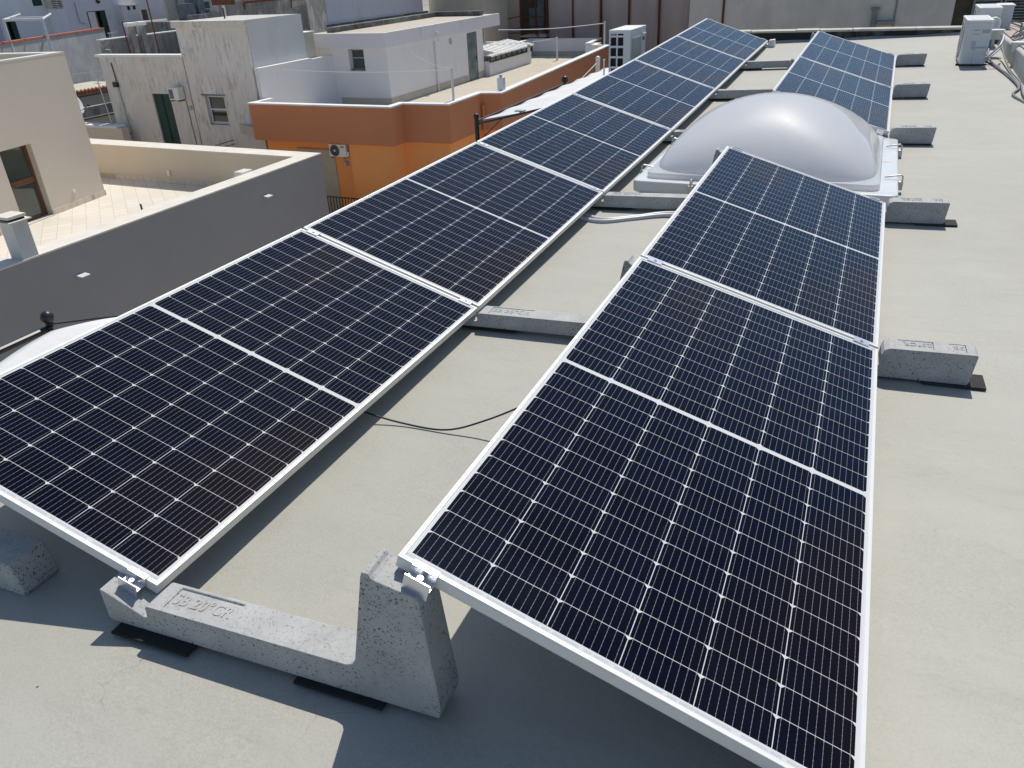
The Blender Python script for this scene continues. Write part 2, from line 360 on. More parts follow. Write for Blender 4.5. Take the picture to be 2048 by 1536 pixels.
# ------------------------------------------------------------------ geometry helpers
class MB:
    def __init__(s): s.v = []; s.f = []; s.uv = None
    def add(s, vs, fs, m=None):
        o = len(s.v)
        for p in vs:
            p = Vector(p); s.v.append(m @ p if m else p)
        for f in fs: s.f.append([i + o for i in f])
        return s
    def box(s, x0, x1, y0, y1, z0, z1, m=None):
        x0, x1 = min(x0, x1), max(x0, x1); y0, y1 = min(y0, y1), max(y0, y1); z0, z1 = min(z0, z1), max(z0, z1)
        vs = [(x, y, z) for z in (z0, z1) for x, y in ((x0, y0), (x1, y0), (x1, y1), (x0, y1))]
        return s.add(vs, [(0, 3, 2, 1), (4, 5, 6, 7), (0, 1, 5, 4), (1, 2, 6, 5), (2, 3, 7, 6), (3, 0, 4, 7)], m)
    def prism(s, poly, z0, z1, m=None):
        n = len(poly); vs = [(x, y, z0) for x, y in poly] + [(x, y, z1) for x, y in poly]
        fs = [list(range(n))[::-1], list(range(n, 2 * n))] + [(i, (i + 1) % n, n + (i + 1) % n, n + i) for i in range(n)]
        return s.add(vs, fs, m)
    def ext(s, prof, y0, y1, m=None, taper=None):
        """profile in xz extruded along y; taper(x,z)->half-width factor"""
        n = len(prof); c = (y0 + y1) / 2; h = (y1 - y0) / 2
        k = [taper(x, z) if taper else 1.0 for x, z in prof]
        vs = [(x, c - h * k[i], z) for i, (x, z) in enumerate(prof)] + [(x, c + h * k[i], z) for i, (x, z) in enumerate(prof)]
        fs = [list(range(n)), list(range(n, 2 * n))[::-1]] + [(i, n + i, n + (i + 1) % n, (i + 1) % n) for i in range(n)]
        return s.add(vs, fs, m)
    def tube(s, pts, r, n=8, cap=True):
        pts = [Vector(p) for p in pts]; o = len(s.v); up = None
        for i, p in enumerate(pts):
            t = (pts[min(i + 1, len(pts) - 1)] - pts[max(i - 1, 0)]).normalized()
            if up is None: up = Vector((0, 0, 1)) if abs(t.z) < 0.9 else Vector((1, 0, 0))
            a = t.cross(up).normalized(); b = a.cross(t).normalized(); up = b
            rr = r[i] if isinstance(r, (list, tuple)) else r
            for j in range(n):
                an = 2 * math.pi * j / n; s.v.append(p + (a * math.cos(an) + b * math.sin(an)) * rr)
        for i in range(len(pts) - 1):
            for j in range(n):
                a0 = o + i * n + j; a1 = o + i * n + (j + 1) % n
                s.f.append([a0, a1, a1 + n, a0 + n])
        if cap:
            s.f.append([o + j for j in range(n)][::-1]); e = o + (len(pts) - 1) * n; s.f.append([e + j for j in range(n)])
        return s
    def ball(s, c, r, nu=16, nv=10, sq=1.0):
        c = Vector(c); o = len(s.v)
        for i in range(nv + 1):
            th = math.pi * i / nv
            for j in range(nu):
                ph = 2 * math.pi * j / nu
                s.v.append(c + Vector((math.sin(th) * math.cos(ph), math.sin(th) * math.sin(ph), math.cos(th) * sq)) * r)
        for i in range(nv):
            for j in range(nu):
                s.f.append([o + i * nu + j, o + (i + 1) * nu + j, o + (i + 1) * nu + (j + 1) % nu, o + i * nu + (j + 1) % nu])
        return s
    def disc(s, c, nrm, r, th, n=20, r2=None):
        c = Vector(c); nrm = Vector(nrm).normalized()
        return s.tube([c, c + nrm * th], [r, r2 if r2 is not None else r], n)
    def build(s, name, mat, parent=None, bevel=0.0, seg=2, smooth=False, loc=None):
        off = Vector((0, 0, 0))
        if parent is not None: off = Vector(parent['_o'])
        elif loc is not None: off = Vector(loc)
        else:
            xs = [v.x for v in s.v]; ys = [v.y for v in s.v]; zs = [v.z for v in s.v]
            off = Vector(((min(xs) + max(xs)) / 2, (min(ys) + max(ys)) / 2, min(zs)))
        me = bpy.data.meshes.new(name); me.from_pydata([tuple(v - off) for v in s.v], [], s.f)
        bm = bmesh.new(); bm.from_mesh(me); bmesh.ops.remove_doubles(bm, verts=bm.verts, dist=1e-6) if smooth else None
        bmesh.ops.recalc_face_normals(bm, faces=bm.faces); bm.to_mesh(me); bm.free()
        if smooth:
            for p in me.polygons: p.use_smooth = True
        me.materials.append(mat)
        o = bpy.data.objects.new(name, me); COL.objects.link(o)
        if parent is not None: o.parent = parent
        else: o.location = off
        o['_o'] = tuple(off)
        if bevel:
            b = o.modifiers.new('bevel', 'BEVEL'); b.width = bevel; b.segments = seg; b.limit_method = 'ANGLE'; b.angle_limit = R(35)
        return o

def tag(o, label, cat, group=None, kind=None):
    if label: o['label'] = label
    if cat: o['category'] = cat
    if group: o['group'] = group
    if kind: o['kind'] = kind
    return o
def thing(name, loc, label, cat, group=None):
    o = bpy.data.objects.new(name, None); COL.objects.link(o); o.location = loc; o.empty_display_size = 0.1
    o['_o'] = tuple(loc); return tag(o, label, cat, group)
def dup(root, loc, label, rotz=None):
    r = root.copy(); COL.objects.link(r); r.location = loc; r['label'] = label
    if rotz is not None: r.rotation_euler.z = rotz
    for ch in list(root.children):
        c = ch.copy(); COL.objects.link(c); c.parent = r
        for g in list(ch.children):
            d = g.copy(); COL.objects.link(d); d.parent = c
    return r
def wallpoly(mb, pts, t, z0, z1, side=1):
    """mitred wall following a polyline, thickness t to the left (side=1) of the walk"""
    n = len(pts); P = [Vector((p[0], p[1])) for p in pts]; off = []
    for i in range(n):
        ds = []
        if i > 0: ds.append((P[i] - P[i - 1]).normalized())
        if i < n - 1: ds.append((P[i + 1] - P[i]).normalized())
        ns = [Vector((-d.y, d.x)) * side for d in ds]
        if len(ns) == 1: off.append(P[i] + ns[0] * t)
        else:
            b = (ns[0] + ns[1]).normalized(); off.append(P[i] + b * (t / max(0.3, b.dot(ns[0]))))
    for i in range(n - 1):
        mb.prism([tuple(P[i]), tuple(P[i + 1]), tuple(off[i + 1]), tuple(off[i])], z0, z1)
    return mb

def roofz(x, y): return 0.037 + 0.0248 * x + 0.0017 * (y * y if y > 0 else 0)

# ------------------------------------------------------------------ ground, street
g = MB(); g.add([(-600, -400, -9.05), (600, -400, -9.05), (600, 800, -9.05), (-600, 800, -9.05)], [(0, 1, 2, 3)])
tag(g.build('ground', M['ground']), 'town ground far below the roofs, paled to bounce light', None, kind='structure')
g = MB(); g.add([(-14.3, -60, -9.0), (-5.6, -60, -9.0), (-5.6, 90, -9.0), (-14.3, 90, -9.0)], [(0, 1, 2, 3)])
tag(g.build('street', M['asphalt']), 'narrow street between the houses, paled to bounce light', None, kind='structure')

# ------------------------------------------------------------------ our roof deck
X0, X1, Y0, Y1 = -1.32, 3.22, -6.0, 13.45
def deck():
    mb = MB(); nx, ny = 12, 60
    for j in range(ny + 1):
        for i in range(nx + 1):
            x = X0 + (X1 - X0) * i / nx; y = Y0 + (Y1 + 0.6 - Y0) * j / ny
            mb.v.append(Vector((x, y, roofz(x, y))))
    for j in range(ny):
        for i in range(nx):
            a = j * (nx + 1) + i; mb.f.append([a, a + 1, a + nx + 2, a + nx + 1])
    return mb.build('roof_deck', M['roof'], smooth=True, loc=(0, 0, 0))
tag(deck(), 'pale grey coated flat roof under the solar panels', None, kind='structure')

hb = thing('host_building', (1, 4, -9), 'building under the solar roof, its wall below the left roof edge', 'building')
MB().box(X0, X1 + 1.6, Y0, 14.2, -9, -0.10).build('wall', M['sand'], hb)
m = MB()
for j in range(24):
    ya = Y0 + (Y1 + 0.6 - Y0) * j / 24; yb = Y0 + (Y1 + 0.6 - Y0) * (j + 1) / 24
    for (y, yy) in ((ya, yb),):
        m.add([(X0 - 0.03, y, -0.16), (X0 + 0.01, y, -0.16), (X0 + 0.01, y, roofz(X0, y) + 0.03), (X0 - 0.03, y, roofz(X0, y) + 0.03),
               (X0 - 0.03, yy, -0.16), (X0 + 0.01, yy, -0.16), (X0 + 0.01, yy, roofz(X0, yy) + 0.03), (X0 - 0.03, yy, roofz(X0, yy) + 0.03)],
              [(0, 1, 2, 3), (4, 7, 6, 5), (0, 4, 5, 1), (3, 2, 6, 7), (0, 3, 7, 4), (1, 5, 6, 2)])
m.build('roof_edge', M['flash'], hb)
MB().box(-5.3, X0 - 0.02, -6, 10.6, -9, -2.85).box(-2.35, X0 - 0.02, 10.7, 13.2, -9, -0.43).build('lower_terrace', M['concwall'], hb)
MB().box(-5.3, -5.15, -6, 10.6, -2.85, -1.9).build('terrace_parapet', M['beige'], hb)

# rear parapet (runs slightly askew across the end of the roof)
rp = thing('rear_parapet', (1, 13.6, 0.3), 'low black bitumen upstand with cream coping at the far end of the roof', 'parapet')
P0 = Vector((-1.35, 13.02)); P1 = Vector((3.9, 13.50)); dd = (P1 - P0).normalized(); nn = Vector((-dd.y, dd.x))
def strip(mb, a, b, o0, o1, z0, z1):
    A, B = P0 + dd * a, P0 + dd * b
    return mb.prism([tuple(A + nn * o0), tuple(B + nn * o0), tuple(B + nn * o1), tuple(A + nn * o1)], z0, z1)
Lp = (P1 - P0).length
strip(MB(), 0, Lp, 0.0, 0.24, 0.0, 0.478).build('upstand', M['bitumen'], rp)
m = MB(); k = 0.0; random.seed(3)
while k < Lp:
    e = min(Lp, k + random.uniform(0.35, 0.9)); strip(m, k, e - 0.006, -0.025, 0.27, 0.480, 0.480 + random.uniform(0.028, 0.036)); k = e
m.build('coping', M['copcream'], rp, bevel=0.004)
m = MB(); N = 60
for i in range(N):   # ragged top edge of the grey flashing
    a = Lp * i / N; b = Lp * (i + 1) / N
    h = 0.026 + 0.006 * math.sin(i * 0.45)
    A, B = P0 + dd * a, P0 + dd * b
    za = roofz(A.x, A.y)
    m.add([(*(A - nn * 0.07), za - 0.03), (*(B - nn * 0.07), za - 0.03), (*(B - nn * 0.004), za + h), (*(A - nn * 0.004), za + h), (*(A + nn * .01), za - .03), (*(B + nn * .01), za - .03)],
          [(0, 1, 2, 3), (0, 3, 4), (1, 5, 2), (3, 2, 5, 4)])
m.build('flashing', M['flash'], rp)

# right parapet, stone chip topped
rr = thing('side_parapet', (3.5, 5, 0), 'broad stone-chip topped parapet along the right edge of the roof', 'parapet')
m = MB(); m.ext([(3.12, -0.2), (3.12, 0.50), (3.14, 0.52), (4.8, 0.56), (4.8, -0.2)], -6, 13.7); m.build('upstand', M['concwall'], rr, bevel=0.01)
m = MB(); m.ext([(3.16, 0.524), (4.8, 0.563), (4.8, 0.578), (3.16, 0.538)], -6, 13.68); m.build('chip_topping', M['chips'], rr)

# ------------------------------------------------------------------ solar panels
ND = {('L',0):((-.979,-.004,.471),(.024,0,.161)),('L',1):((-1.001,2.119,.468),(.003,2.124,.145)),('L',2):((-1.005,4.237,.492),(-.013,4.237,.178)),
('L',3):((-1.005,6.358,.528),(-.016,6.359,.217)),('L',4):((-.99,8.483,.595),(-.009,8.481,.277)),('L',5):((-.983,10.603,.667),(-.006,10.601,.343)),('L',6):((-.978,12.721,.740),(.008,12.72,.403)),
('R',0):((.84,.016,.509),(1.84,.011,.184)),('R',1):((.82,2.114,.498),(1.824,2.118,.2)),('R',2):((.825,4.239,.538),(1.824,4.24,.233)),
('S',0):((.833,6.435,.569),(1.823,6.435,.249)),('S',1):((.838,8.555,.622),(1.833,8.555,.306)),('S',2):((.865,10.678,.702),(1.847,10.679,.401))}
def bil(c, u, v):
    return c[0].lerp(c[1], u).lerp(c[3].lerp(c[2], u), v)
def clampgeo(mb, mb2, C, U, Vd, Nn, end):
    """C: point on frame top edge; U along the frame edge, Vd outward, Nn up"""
    mt = Matrix((( U.x, Vd.x, Nn.x, C.x), (U.y, Vd.y, Nn.y, C.y), (U.z, Vd.z, Nn.z, C.z), (0, 0, 0, 1)))
    h = 0.032
    if end:
        mb.box(-h, h, -0.012, 0.006, 0.0005, 0.004, mt)
        mb.box(-h, h, 0.002, 0.006, -0.022, 0.004, mt)
        mb.box(-h, h, 0.006, 0.036, -0.024, -0.020, mt)
        mb.box(-h, h, 0.034, 0.038, -0.045, 0.003, mt)
        mb2.disc(mt @ Vector((0, 0.021, -0.020)), Nn, 0.0075, 0.016, 14)
    else:
        mb.box(-h, h, -0.020, 0.020, 0.0005, 0.0035, mt)
        mb.box(-h, h, -0.006, 0.006, -0.03, 0.0005, mt)
        mb2.disc(mt @ Vector((0, 0, 0.0035)), Nn, 0.006, 0.004, 12)
def panel(row, i, label, near_end=False, far_end=False):
    (lh0, ll0), (lh1, ll1) = ND[(row, i)], ND[(row, i + 1)]
    A, B, Cc, D = Vector(ll0), Vector(lh0), Vector(lh1), Vector(ll1)   # u: low->high, v: near->far
    gap = 0.010 / (D - A).length
    c = [A.lerp(D, gap), B.lerp(Cc, gap), Cc.lerp(B, gap), D.lerp(A, gap)]
    U = (c[1] - c[0]).normalized(); V = (c[3] - c[0]).normalized(); Nn = U.cross(V).normalized()
    if Nn.z < 0: Nn = -Nn
    base = tuple((A + D) / 2)
    root = thing('solar_panel', base, label, 'solar panel', 'tilted solar panels')
    def P(u, v, w_): return bil(c, u / PW, v / PL) + Nn * w_
    def sheet(a0, a1, b0, b1, w_):
        m = MB(); nu, nv = 6, 12
        for j in range(nv + 1):
            for i in range(nu + 1): m.v.append(P(a0 + (a1 - a0) * i / nu, b0 + (b1 - b0) * j / nv, w_))
        for j in range(nv):
            for i in range(nu):
                q = j * (nu + 1) + i; m.f.append([q, q + 1, q + nu + 2, q + nu + 1])
        return m
    def slab(u0, u1, v0, v1, w0, w1):
        m = MB(); vs = [P(u, v, w_) for w_ in (w0, w1) for u, v in ((u0, v0), (u1, v0), (u1, v1), (u0, v1))]
        return m.add(vs, [(0, 3, 2, 1), (4, 5, 6, 7), (0, 1, 5, 4), (1, 2, 6, 5), (2, 3, 7, 6), (3, 0, 4, 7)])
    f = MB(); li = 0.011
    def ring(o, inn, w0, w1):
        q = []
        for w_ in (w0, w1):
            for (a, b) in ((o, o), (PW - o, o), (PW - o, PL - o), (o, PL - o), (inn, inn), (PW - inn, inn), (PW - inn, PL - inn), (inn, PL - inn)):
                q.append(P(a, b, w_))
        fs = []
        for k in range(4):
            k2 = (k + 1) % 4
            fs += [(k, k2, k2 + 4, k + 4), (k + 8, k + 12, k2 + 12, k2 + 8), (k, k + 8, k2 + 8, k2), (k + 4, k2 + 4, k2 + 12, k + 12)]
        f.add(q, fs)
    ring(0, li, -0.0055, 0); ring(0.0, 0.0022, -0.0325, -0.0055); ring(0.0, 0.028, -0.035, -0.0325)
    f.build('frame', M['alu'], root, bevel=0.0007, seg=1)
    e0 = li - 0.002
    gs = sheet(e0, PW - e0, e0, PL - e0, -0.0020)
    go = gs.build('cell_sheet', M['cells'], root)
    uvl = go.data.uv_layers.new(name='UVMap')
    for lp in go.data.loops:
        iu, iv = lp.vertex_index % 7, lp.vertex_index // 7
        uvl.data[lp.index].uv = (e0 + (PW - 2 * e0) * iu / 6, e0 + (PL - 2 * e0) * iv / 12)
    md = go.modifiers.new('s', 'SOLIDIFY'); md.thickness = .004; md.offset = -1 if go.data.polygons[0].normal.z > 0 else 1
    sheet(e0 + .001, PW - e0 - .001, e0 + .001, PL - e0 - .001, -0.0068).build('back_sheet', M['backsheet'], root)
    for u in (0.26, 0.525, 0.79):
        slab(u - 0.03, u + 0.03, PL / 2 - 0.05, PL / 2 + 0.05, -0.030, -0.009).build('junction_box', M['blackplastic'], root)
    for u in (0.07, PW - 0.07):
        a, b = MB(), MB()
        if near_end:
            clampgeo(a, b, P(u, 0, 0), U, -V, Nn, True)
            o = a.build('clamp', M['alu2'], root, bevel=0.0006, seg=1); b.build('bolt', M['steel'], o)
        a, b = MB(), MB()
        if far_end: clampgeo(a, b, P(u, PL, 0), U, V, Nn, True)
        else: clampgeo(a, b, P(u, PL + 0.010, 0), U, V, Nn, False)
        o = a.build('clamp', M['alu2'], root, bevel=0.0006, seg=1); b.build('bolt', M['steel'], o)
    return root
lab = ['solar panel nearest the camera in the long left row, cut by the left picture edge',
       'second solar panel of the left row, just beyond the nearest one',
       'third solar panel of the left row, beside the grey conduits',
       'fourth solar panel of the left row, left of the skylight dome',
       'fifth solar panel of the left row, in front of the tall outdoor unit',
       'farthest solar panel at the end of the long left row']
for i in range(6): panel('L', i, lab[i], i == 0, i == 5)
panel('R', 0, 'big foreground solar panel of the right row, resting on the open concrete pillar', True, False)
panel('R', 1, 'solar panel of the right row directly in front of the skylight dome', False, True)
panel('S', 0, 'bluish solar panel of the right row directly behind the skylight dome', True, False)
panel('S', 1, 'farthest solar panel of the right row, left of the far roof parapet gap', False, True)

# ------------------------------------------------------------------ concrete ballast blocks
def text_mesh(body, size, depth):
    cu = bpy.data.curves.new('t', 'FONT'); cu.body = body; cu.size = size; cu.extrude = depth; cu.align_x = 'LEFT'; cu.align_y = 'BOTTOM'; cu.offset = size * 0.02
    cu.space_character = 1.08
    ob = bpy.data.objects.new('t', cu); COL.objects.link(ob)
    dg = bpy.context.evaluated_depsgraph_get(); dg.update()
    me = bpy.data.meshes.new_from_object(ob.evaluated_get(dg)); bpy.data.objects.remove(ob); bpy.data.curves.remove(cu)
    vs = [v.co.copy() for v in me.vertices]; fs = [list(p.vertices) for p in me.polygons]; bpy.data.meshes.remove(me)
    return vs, fs
def cut(obj, cutter_mb):
    """carve real recesses, then drop the cutter"""
    co = cutter_mb.build('cutter', M['dark'], loc=(0, 0, 0))
    co.location = (0, 0, 0)
    md = obj.modifiers.new('b', 'BOOLEAN'); md.operation = 'DIFFERENCE'; md.solver = 'FAST'; md.object = co
    dg = bpy.context.evaluated_depsgraph_get(); dg.update()
    me = bpy.data.meshes.new_from_object(obj.evaluated_get(dg)); obj.modifiers.clear(); obj.data = me
    bpy.data.objects.remove(co)
BT = 0.102   # block thickness
def taper(x, z): return 1.0 if z < 0.14 else 1.0 - 0.16 * (z - 0.14) / 0.30
def roughen(o, seed=0):
    """chip and wobble the cast edges a little"""
    b = o.modifiers.new('bevel', 'BEVEL'); b.width = 0.007; b.segments = 3; b.limit_method = 'ANGLE'; b.angle_limit = R(30)
def link_block(k, lo, hi, label, text=True):
    """low notch under one row, bar, tall pillar under the next row.  lo = low frame corner, hi = high frame corner"""
    lo, hi = Vector(lo), Vector(hi)
    yaw = math.atan2(hi.y - lo.y + (0.012, 0.040, 0.03, 0, 0, 0)[k], hi.x - lo.x)
    gz = roofz((lo.x + hi.x) / 2, lo.y) + 0.010
    span = math.hypot(hi.x - lo.x, hi.y - lo.y)
    n0 = lo.z - 0.042 - gz; zp = hi.z - 0.038 - gz; xh = span
    tn = math.tan(R(18))
    prof = [(-.125, 0), (-.14, .012), (-.135, n0 + .125 * tn + .012), (-.12, n0 + .125 * tn + .008), (.005, n0 - .010), (.018, n0 - .006), (.022, n0 + .030), (.032, n0 + .036),
            (xh - .152, n0 + .036), (xh - .132, n0 + .044), (xh - .121, n0 + .062), (xh - .062, zp - .020), (xh - .057, zp - .006), (xh - .042, zp - .006), (xh - .036, zp - .016), (xh - .026, zp - .022),
            (xh + .072, zp - .044), (xh + .080, zp - .054), (xh + .098, .03), (xh + .090, .0)]
    m = MB(); m.ext(prof, -BT / 2, BT / 2, None, taper)
    b = m.build('block', M['conc'], loc=(0, 0, 0)); b.name = 'ballast_block'
    top = n0 + 0.036
    if text:
        c = MB(); d = 0.006
        c.prism([(.075, -.036), (.081, -.036), (.081, .034), (.290, .034), (.290, .040), (.075, .040)], top - d, top + .02)
        cut(b, c)
        vs, fs = text_mesh('SB 20°CR', 0.052, 0.0016)
        t = MB(); t.add([(v.x * 0.86 + .088, v.y - .027, top + v.z + 0.0003) for v in vs], fs); t.build('lettering', M['conc'], b)
    roughen(b)
    b.location = (lo.x, lo.y - 0.010, gz); b.rotation_euler = (0, math.atan2(-0.0248, 1), yaw)
    tag(b, label, 'concrete block', 'concrete ballast blocks')
    return b, gz, yaw
ct = {0: 'fully visible concrete block in the foreground with tall pillar and embossed lettering',
      1: 'concrete block with embossed lettering bridging the two rows behind the black cable',
      2: 'concrete block bridging the rows right in front of the skylight, above the conduits',
      3: 'concrete block bridging the rows at the back left corner of the skylight',
      4: 'concrete block bridging the rows, second from the far end',
      5: 'farthest concrete block bridging the two rows'}
links = [('L', 0, 'R', 0), ('L', 1, 'R', 1), ('L', 2, 'R', 2), ('L', 3, 'S', 0), ('L', 4, 'S', 1), ('L', 5, 'S', 2)]
for k, (a, i, b, j) in enumerate(links):
    o, gz, yaw = link_block(k, ND[(a, i)][1], ND[(b, j)][0], ct[k], k < 4)
    lo = Vector(ND[(a, i)][1])
    spans = ((-0.10, 0.17, -0.098, 0.05), (0.50, 0.76, -0.080, 0.05)) if k == 0 else ((-0.08, 0.22, -0.066, 0.05), (0.55, 0.85, -0.062, 0.05))
    for q, (xa, xb, ya, yb) in enumerate(spans):
        m = MB(); m.box(xa, xb, ya, yb, 0, 0.0095); pd = m.build('rubber_pad', M['rubber'], loc=(0, 0, 0), bevel=0.002)
        pd.location = (lo.x, lo.y, gz - 0.0095); pd.rotation_euler = (0, math.atan2(-0.0248, 1), yaw)
        where = ['the foreground block with the tall pillar', 'the lettered block behind the black cable', 'the block in front of the skylight', 'the block at the back left of the skylight', 'the second farthest bridging block', 'the farthest bridging block'][k]
        tag(pd, 'black rubber pad, %s end of %s' % (('notched', 'pillar')[q], where), 'rubber pad', 'rubber pads under the blocks')

def end_block(lo, label, lbl, padx=0.0):
    """short closing block at the low right edge of the right row"""
    lo = Vector(lo); gz = roofz(lo.x + .1, lo.y) + 0.010; n0 = lo.z - 0.042 - gz; tn = math.tan(R(18)); T = 0.128
    prof = [(-.19, 0), (-.20, .012), (-.195, n0 + .185 * tn), (-.01, n0 - .004), (.010, n0 - .004), (.014, T - .03), (.022, T - .010), (.042, T),
            (.345, T + .002), (.352, T - .004), (.338, .008), (.332, 0)]
    m = MB(); m.ext(prof, -BT / 2, BT / 2); b = m.build('block', M['conc'], loc=(0, 0, 0)); b.name = 'ballast_block'
    c = MB(); d = 0.005
    c.prism([(.07, .042), (.07, .036), (.196, .036), (.196, -.030), (.20, -.030), (.20, .042)], T - d, T + .02); cut(b, c)
    c = MB(); c.prism([(.255, .042), (.255, .036), (.311, .036), (.311, -.030), (.315, -.030), (.315, .042)], T - d, T + .02); cut(b, c)
    for body, xx in (('20°CR', .194), ('SB', .308)):
        vs, fs = text_mesh(body, 0.044, 0.0016)
        t = MB(); t.add([(xx - v.x * 0.80, .030 - v.y, T + v.z + .0016) for v in vs], fs); t.build('lettering', M['conc'], b)
    roughen(b)
    b.location = (lo.x, lo.y - 0.006, gz); b.rotation_euler = (0, math.atan2(-0.0248, 1), R(2.2))
    tag(b, label, 'concrete block', 'concrete ballast blocks')
    m = MB(); m.box(.12 + padx, .33 + padx * 1.3, -.066, .055, 0, .0095); pd = m.build('rubber_pad', M['rubberd'], loc=(0, 0, 0), bevel=0.002)
    pd.location = (lo.x, lo.y - 0.004, gz - .0095); pd.rotation_euler = (0, math.atan2(-0.0248, 1), R(2.2))
    tag(pd, lbl, 'rubber pad', 'rubber pads under the blocks')
end_block(ND[('R', 0)][1], 'concrete end block under the low right corner of the foreground panel', 'rubber pad under the nearest end block')
end_block(ND[('R', 1)][1], 'largest visible concrete end block, right of the foreground panel joint', 'dark rubber pad sticking out under the largest end block', 0.055)
end_block(ND[('R', 2)][1], 'concrete end block at the front right corner of the skylight', 'dark rubber pad sticking out beside the end block by the skylight front', 0.065)
end_block(ND[('S', 0)][1], 'concrete end block at the back right corner of the skylight', 'rubber pad under the end block at the back of the skylight')
end_block(ND[('S', 1)][1], 'concrete end block at the middle of the far right row, second from the far end', 'rubber pad under the second farthest end block')
end_block(ND[('S', 2)][1], 'farthest concrete end block, at the far corner of the right row', 'rubber pad under the farthest end block')

def start_block(hi, label, tail=0.50):
    """pillar under the high left edge of the left row, with a short tail to the right"""
    hi = Vector(hi); gz = roofz(hi.x, hi.y) + 0.010; zp = hi.z - 0.038 - gz
    prof = [(-.27, 0), (-.28, .015), (-.27, .11), (-.15, .115), (-.126, .14), (-.068, zp - .012), (-.063, zp + .003), (-.046, zp + .003), (-.039, zp - .012), (-.028, zp - .020),
            (.072, zp - .044), (.080, zp - .054), (.10, .15), (.13, .124), (tail - .05, .122), (tail - .012, .118), (tail + .012, .012), (tail + .005, 0)]
    m = MB(); m.ext(prof, -.062, .062, None, taper); b = m.build('block', M['conc'], loc=(0, 0, 0)); b.name = 'ballast_block'
    roughen(b); b.location = (hi.x, hi.y - .028, gz); b.rotation_euler = (0, 0, R(2.2))
    return tag(b, label, 'concrete block', 'concrete ballast blocks')
nm = ['concrete block end poking out under the nearest left panel at the left picture edge', 'concrete pillar block under the high edge at the first joint of the left row', 'concrete pillar block under the high edge at the second joint of the left row',
      'concrete pillar block under the high edge at the third joint of the left row', 'concrete pillar block at the fourth joint of the left row, below the tall outdoor unit', 'concrete pillar block under the high edge at the fifth joint of the left row', 'concrete pillar block at the far high corner of the left row']
for i in range(7): start_block(ND[('L', i)][0], nm[i])
# foot at the far low corner of the left row, sunlit look painted white
lo = Vector(ND[('L', 6)][1]); gz = roofz(lo.x, lo.y)
m = MB(); m.ext([(-.15, 0), (-.15, lo.z - .04 - gz + .04), (.01, lo.z - .05 - gz), (.016, lo.z - gz + .01), (.10, lo.z - gz + .02), (.115, 0.0)], -.07, .07)
o = m.build('foot_block', M['copwhite'], loc=(0, 0, 0), bevel=.008); o.location = (lo.x, lo.y, gz)
tag(o, 'small foot block, sunlit look painted white, at the far low corner of the left row', 'block')

# ------------------------------------------------------------------ skylight
sk = thing('skylight', (1.0, 5.45, 0.07), 'large milky domed skylight with pale flange between the panels', 'skylight')
xa, xb, ya, yb = 0.13, 1.90, 4.47, 6.34; zf = 0.215
def rrect(x0, x1, y0, y1, r, n=6):
    pts = []
    for cx, cy, a0 in ((x1 - r, y1 - r, 0), (x0 + r, y1 - r, 90), (x0 + r, y0 + r, 180), (x1 - r, y0 + r, 270)):
        for i in range(n + 1):
            a = R(a0 + 90 * i / n); pts.append((cx + r * math.cos(a), cy + r * math.sin(a)))
    return pts
m = MB(); m.prism(rrect(xa, xb, ya, yb, 0.05), zf - .085, zf); m.build('flange', M['flange'], sk, bevel=0.012, seg=3)
m = MB(); m.box(xa + .05, xb - .05, ya + .05, yb - .05, -0.02, zf - .08); m.build('curb', M['copcream'], sk)
x0, x1, y0, y1 = xa + .075, xb - .115, ya + .085, yb - .085
m = MB(); m.prism(rrect(x0, x1, y0, y1, .07), zf - .002, zf + .042); m.build('dome_plinth', M['dome'], sk, bevel=.014, seg=3)
def dome():
    m = MB(); NA, NR = 128, 44
    cx, cy, hx, hy = (x0 + x1) / 2, (y0 + y1) / 2, (x1 - x0) / 2 - .018, (y1 - y0) / 2 - .018
    m.v.append(Vector((cx, cy, zf + .042 + .435)))
    for i in range(1, NR + 1):
        r = math.sin(i / NR * math.pi / 2); n = 2.0 + 3.8 * r ** 3.8
        h = .435 * (1 - r ** 2.1) ** .71
        for j in range(NA):
            a = 2 * math.pi * j / NA; c_, s_ = math.cos(a), math.sin(a)
            k = (abs(c_) ** n + abs(s_) ** n) ** (-1 / n)
            m.v.append(Vector((cx + hx * r * k * c_, cy + hy * r * k * s_, zf + .040 + h)))
    for j in range(NA): m.f.append([0, 1 + j, 1 + (j + 1) % NA])
    for i in range(NR - 1):
        for j in range(NA):
            a = 1 + i * NA + j; b = 1 + i * NA + (j + 1) % NA; m.f.append([a, a + NA, b + NA, b])
    return m.build('dome', M['dome'], sk, smooth=True)
dome()
def latch(x, y, dx, dy):
    m = MB(); z = zf; L = Vector((dx, dy, 0))
    c = Vector((x, y, z))
    m.tube([c - L * .09 + Vector((0, 0, .012)), c - L * .05 + Vector((0, 0, .020)), c + L * .012 + Vector((0, 0, .030)), c + L * .024 + Vector((0, 0, .022)), c + L * .026 + Vector((0, 0, -.03))], .006, 8)
    t_ = Vector((-dy, dx, 0)); q = c + L * .018 + Vector((0, 0, -.045))
    m.box(-.015 if dx else -.018, .015 if dx else .018, -.018 if dx else -.012, .018 if dx else .012, -.05, .01, Matrix.Translation(c + L * .018 + Vector((0, 0, -.02))))
    m.build('latch', M['steel'], sk, bevel=.002)
for a in ((xb, 4.92, 1, 0), (xb, 5.95, 1, 0), (xa, 4.83, -1, 0), (xa, 5.85, -1, 0), (.56, ya, 0, -1), (1.45, ya, 0, -1)): latch(*a)

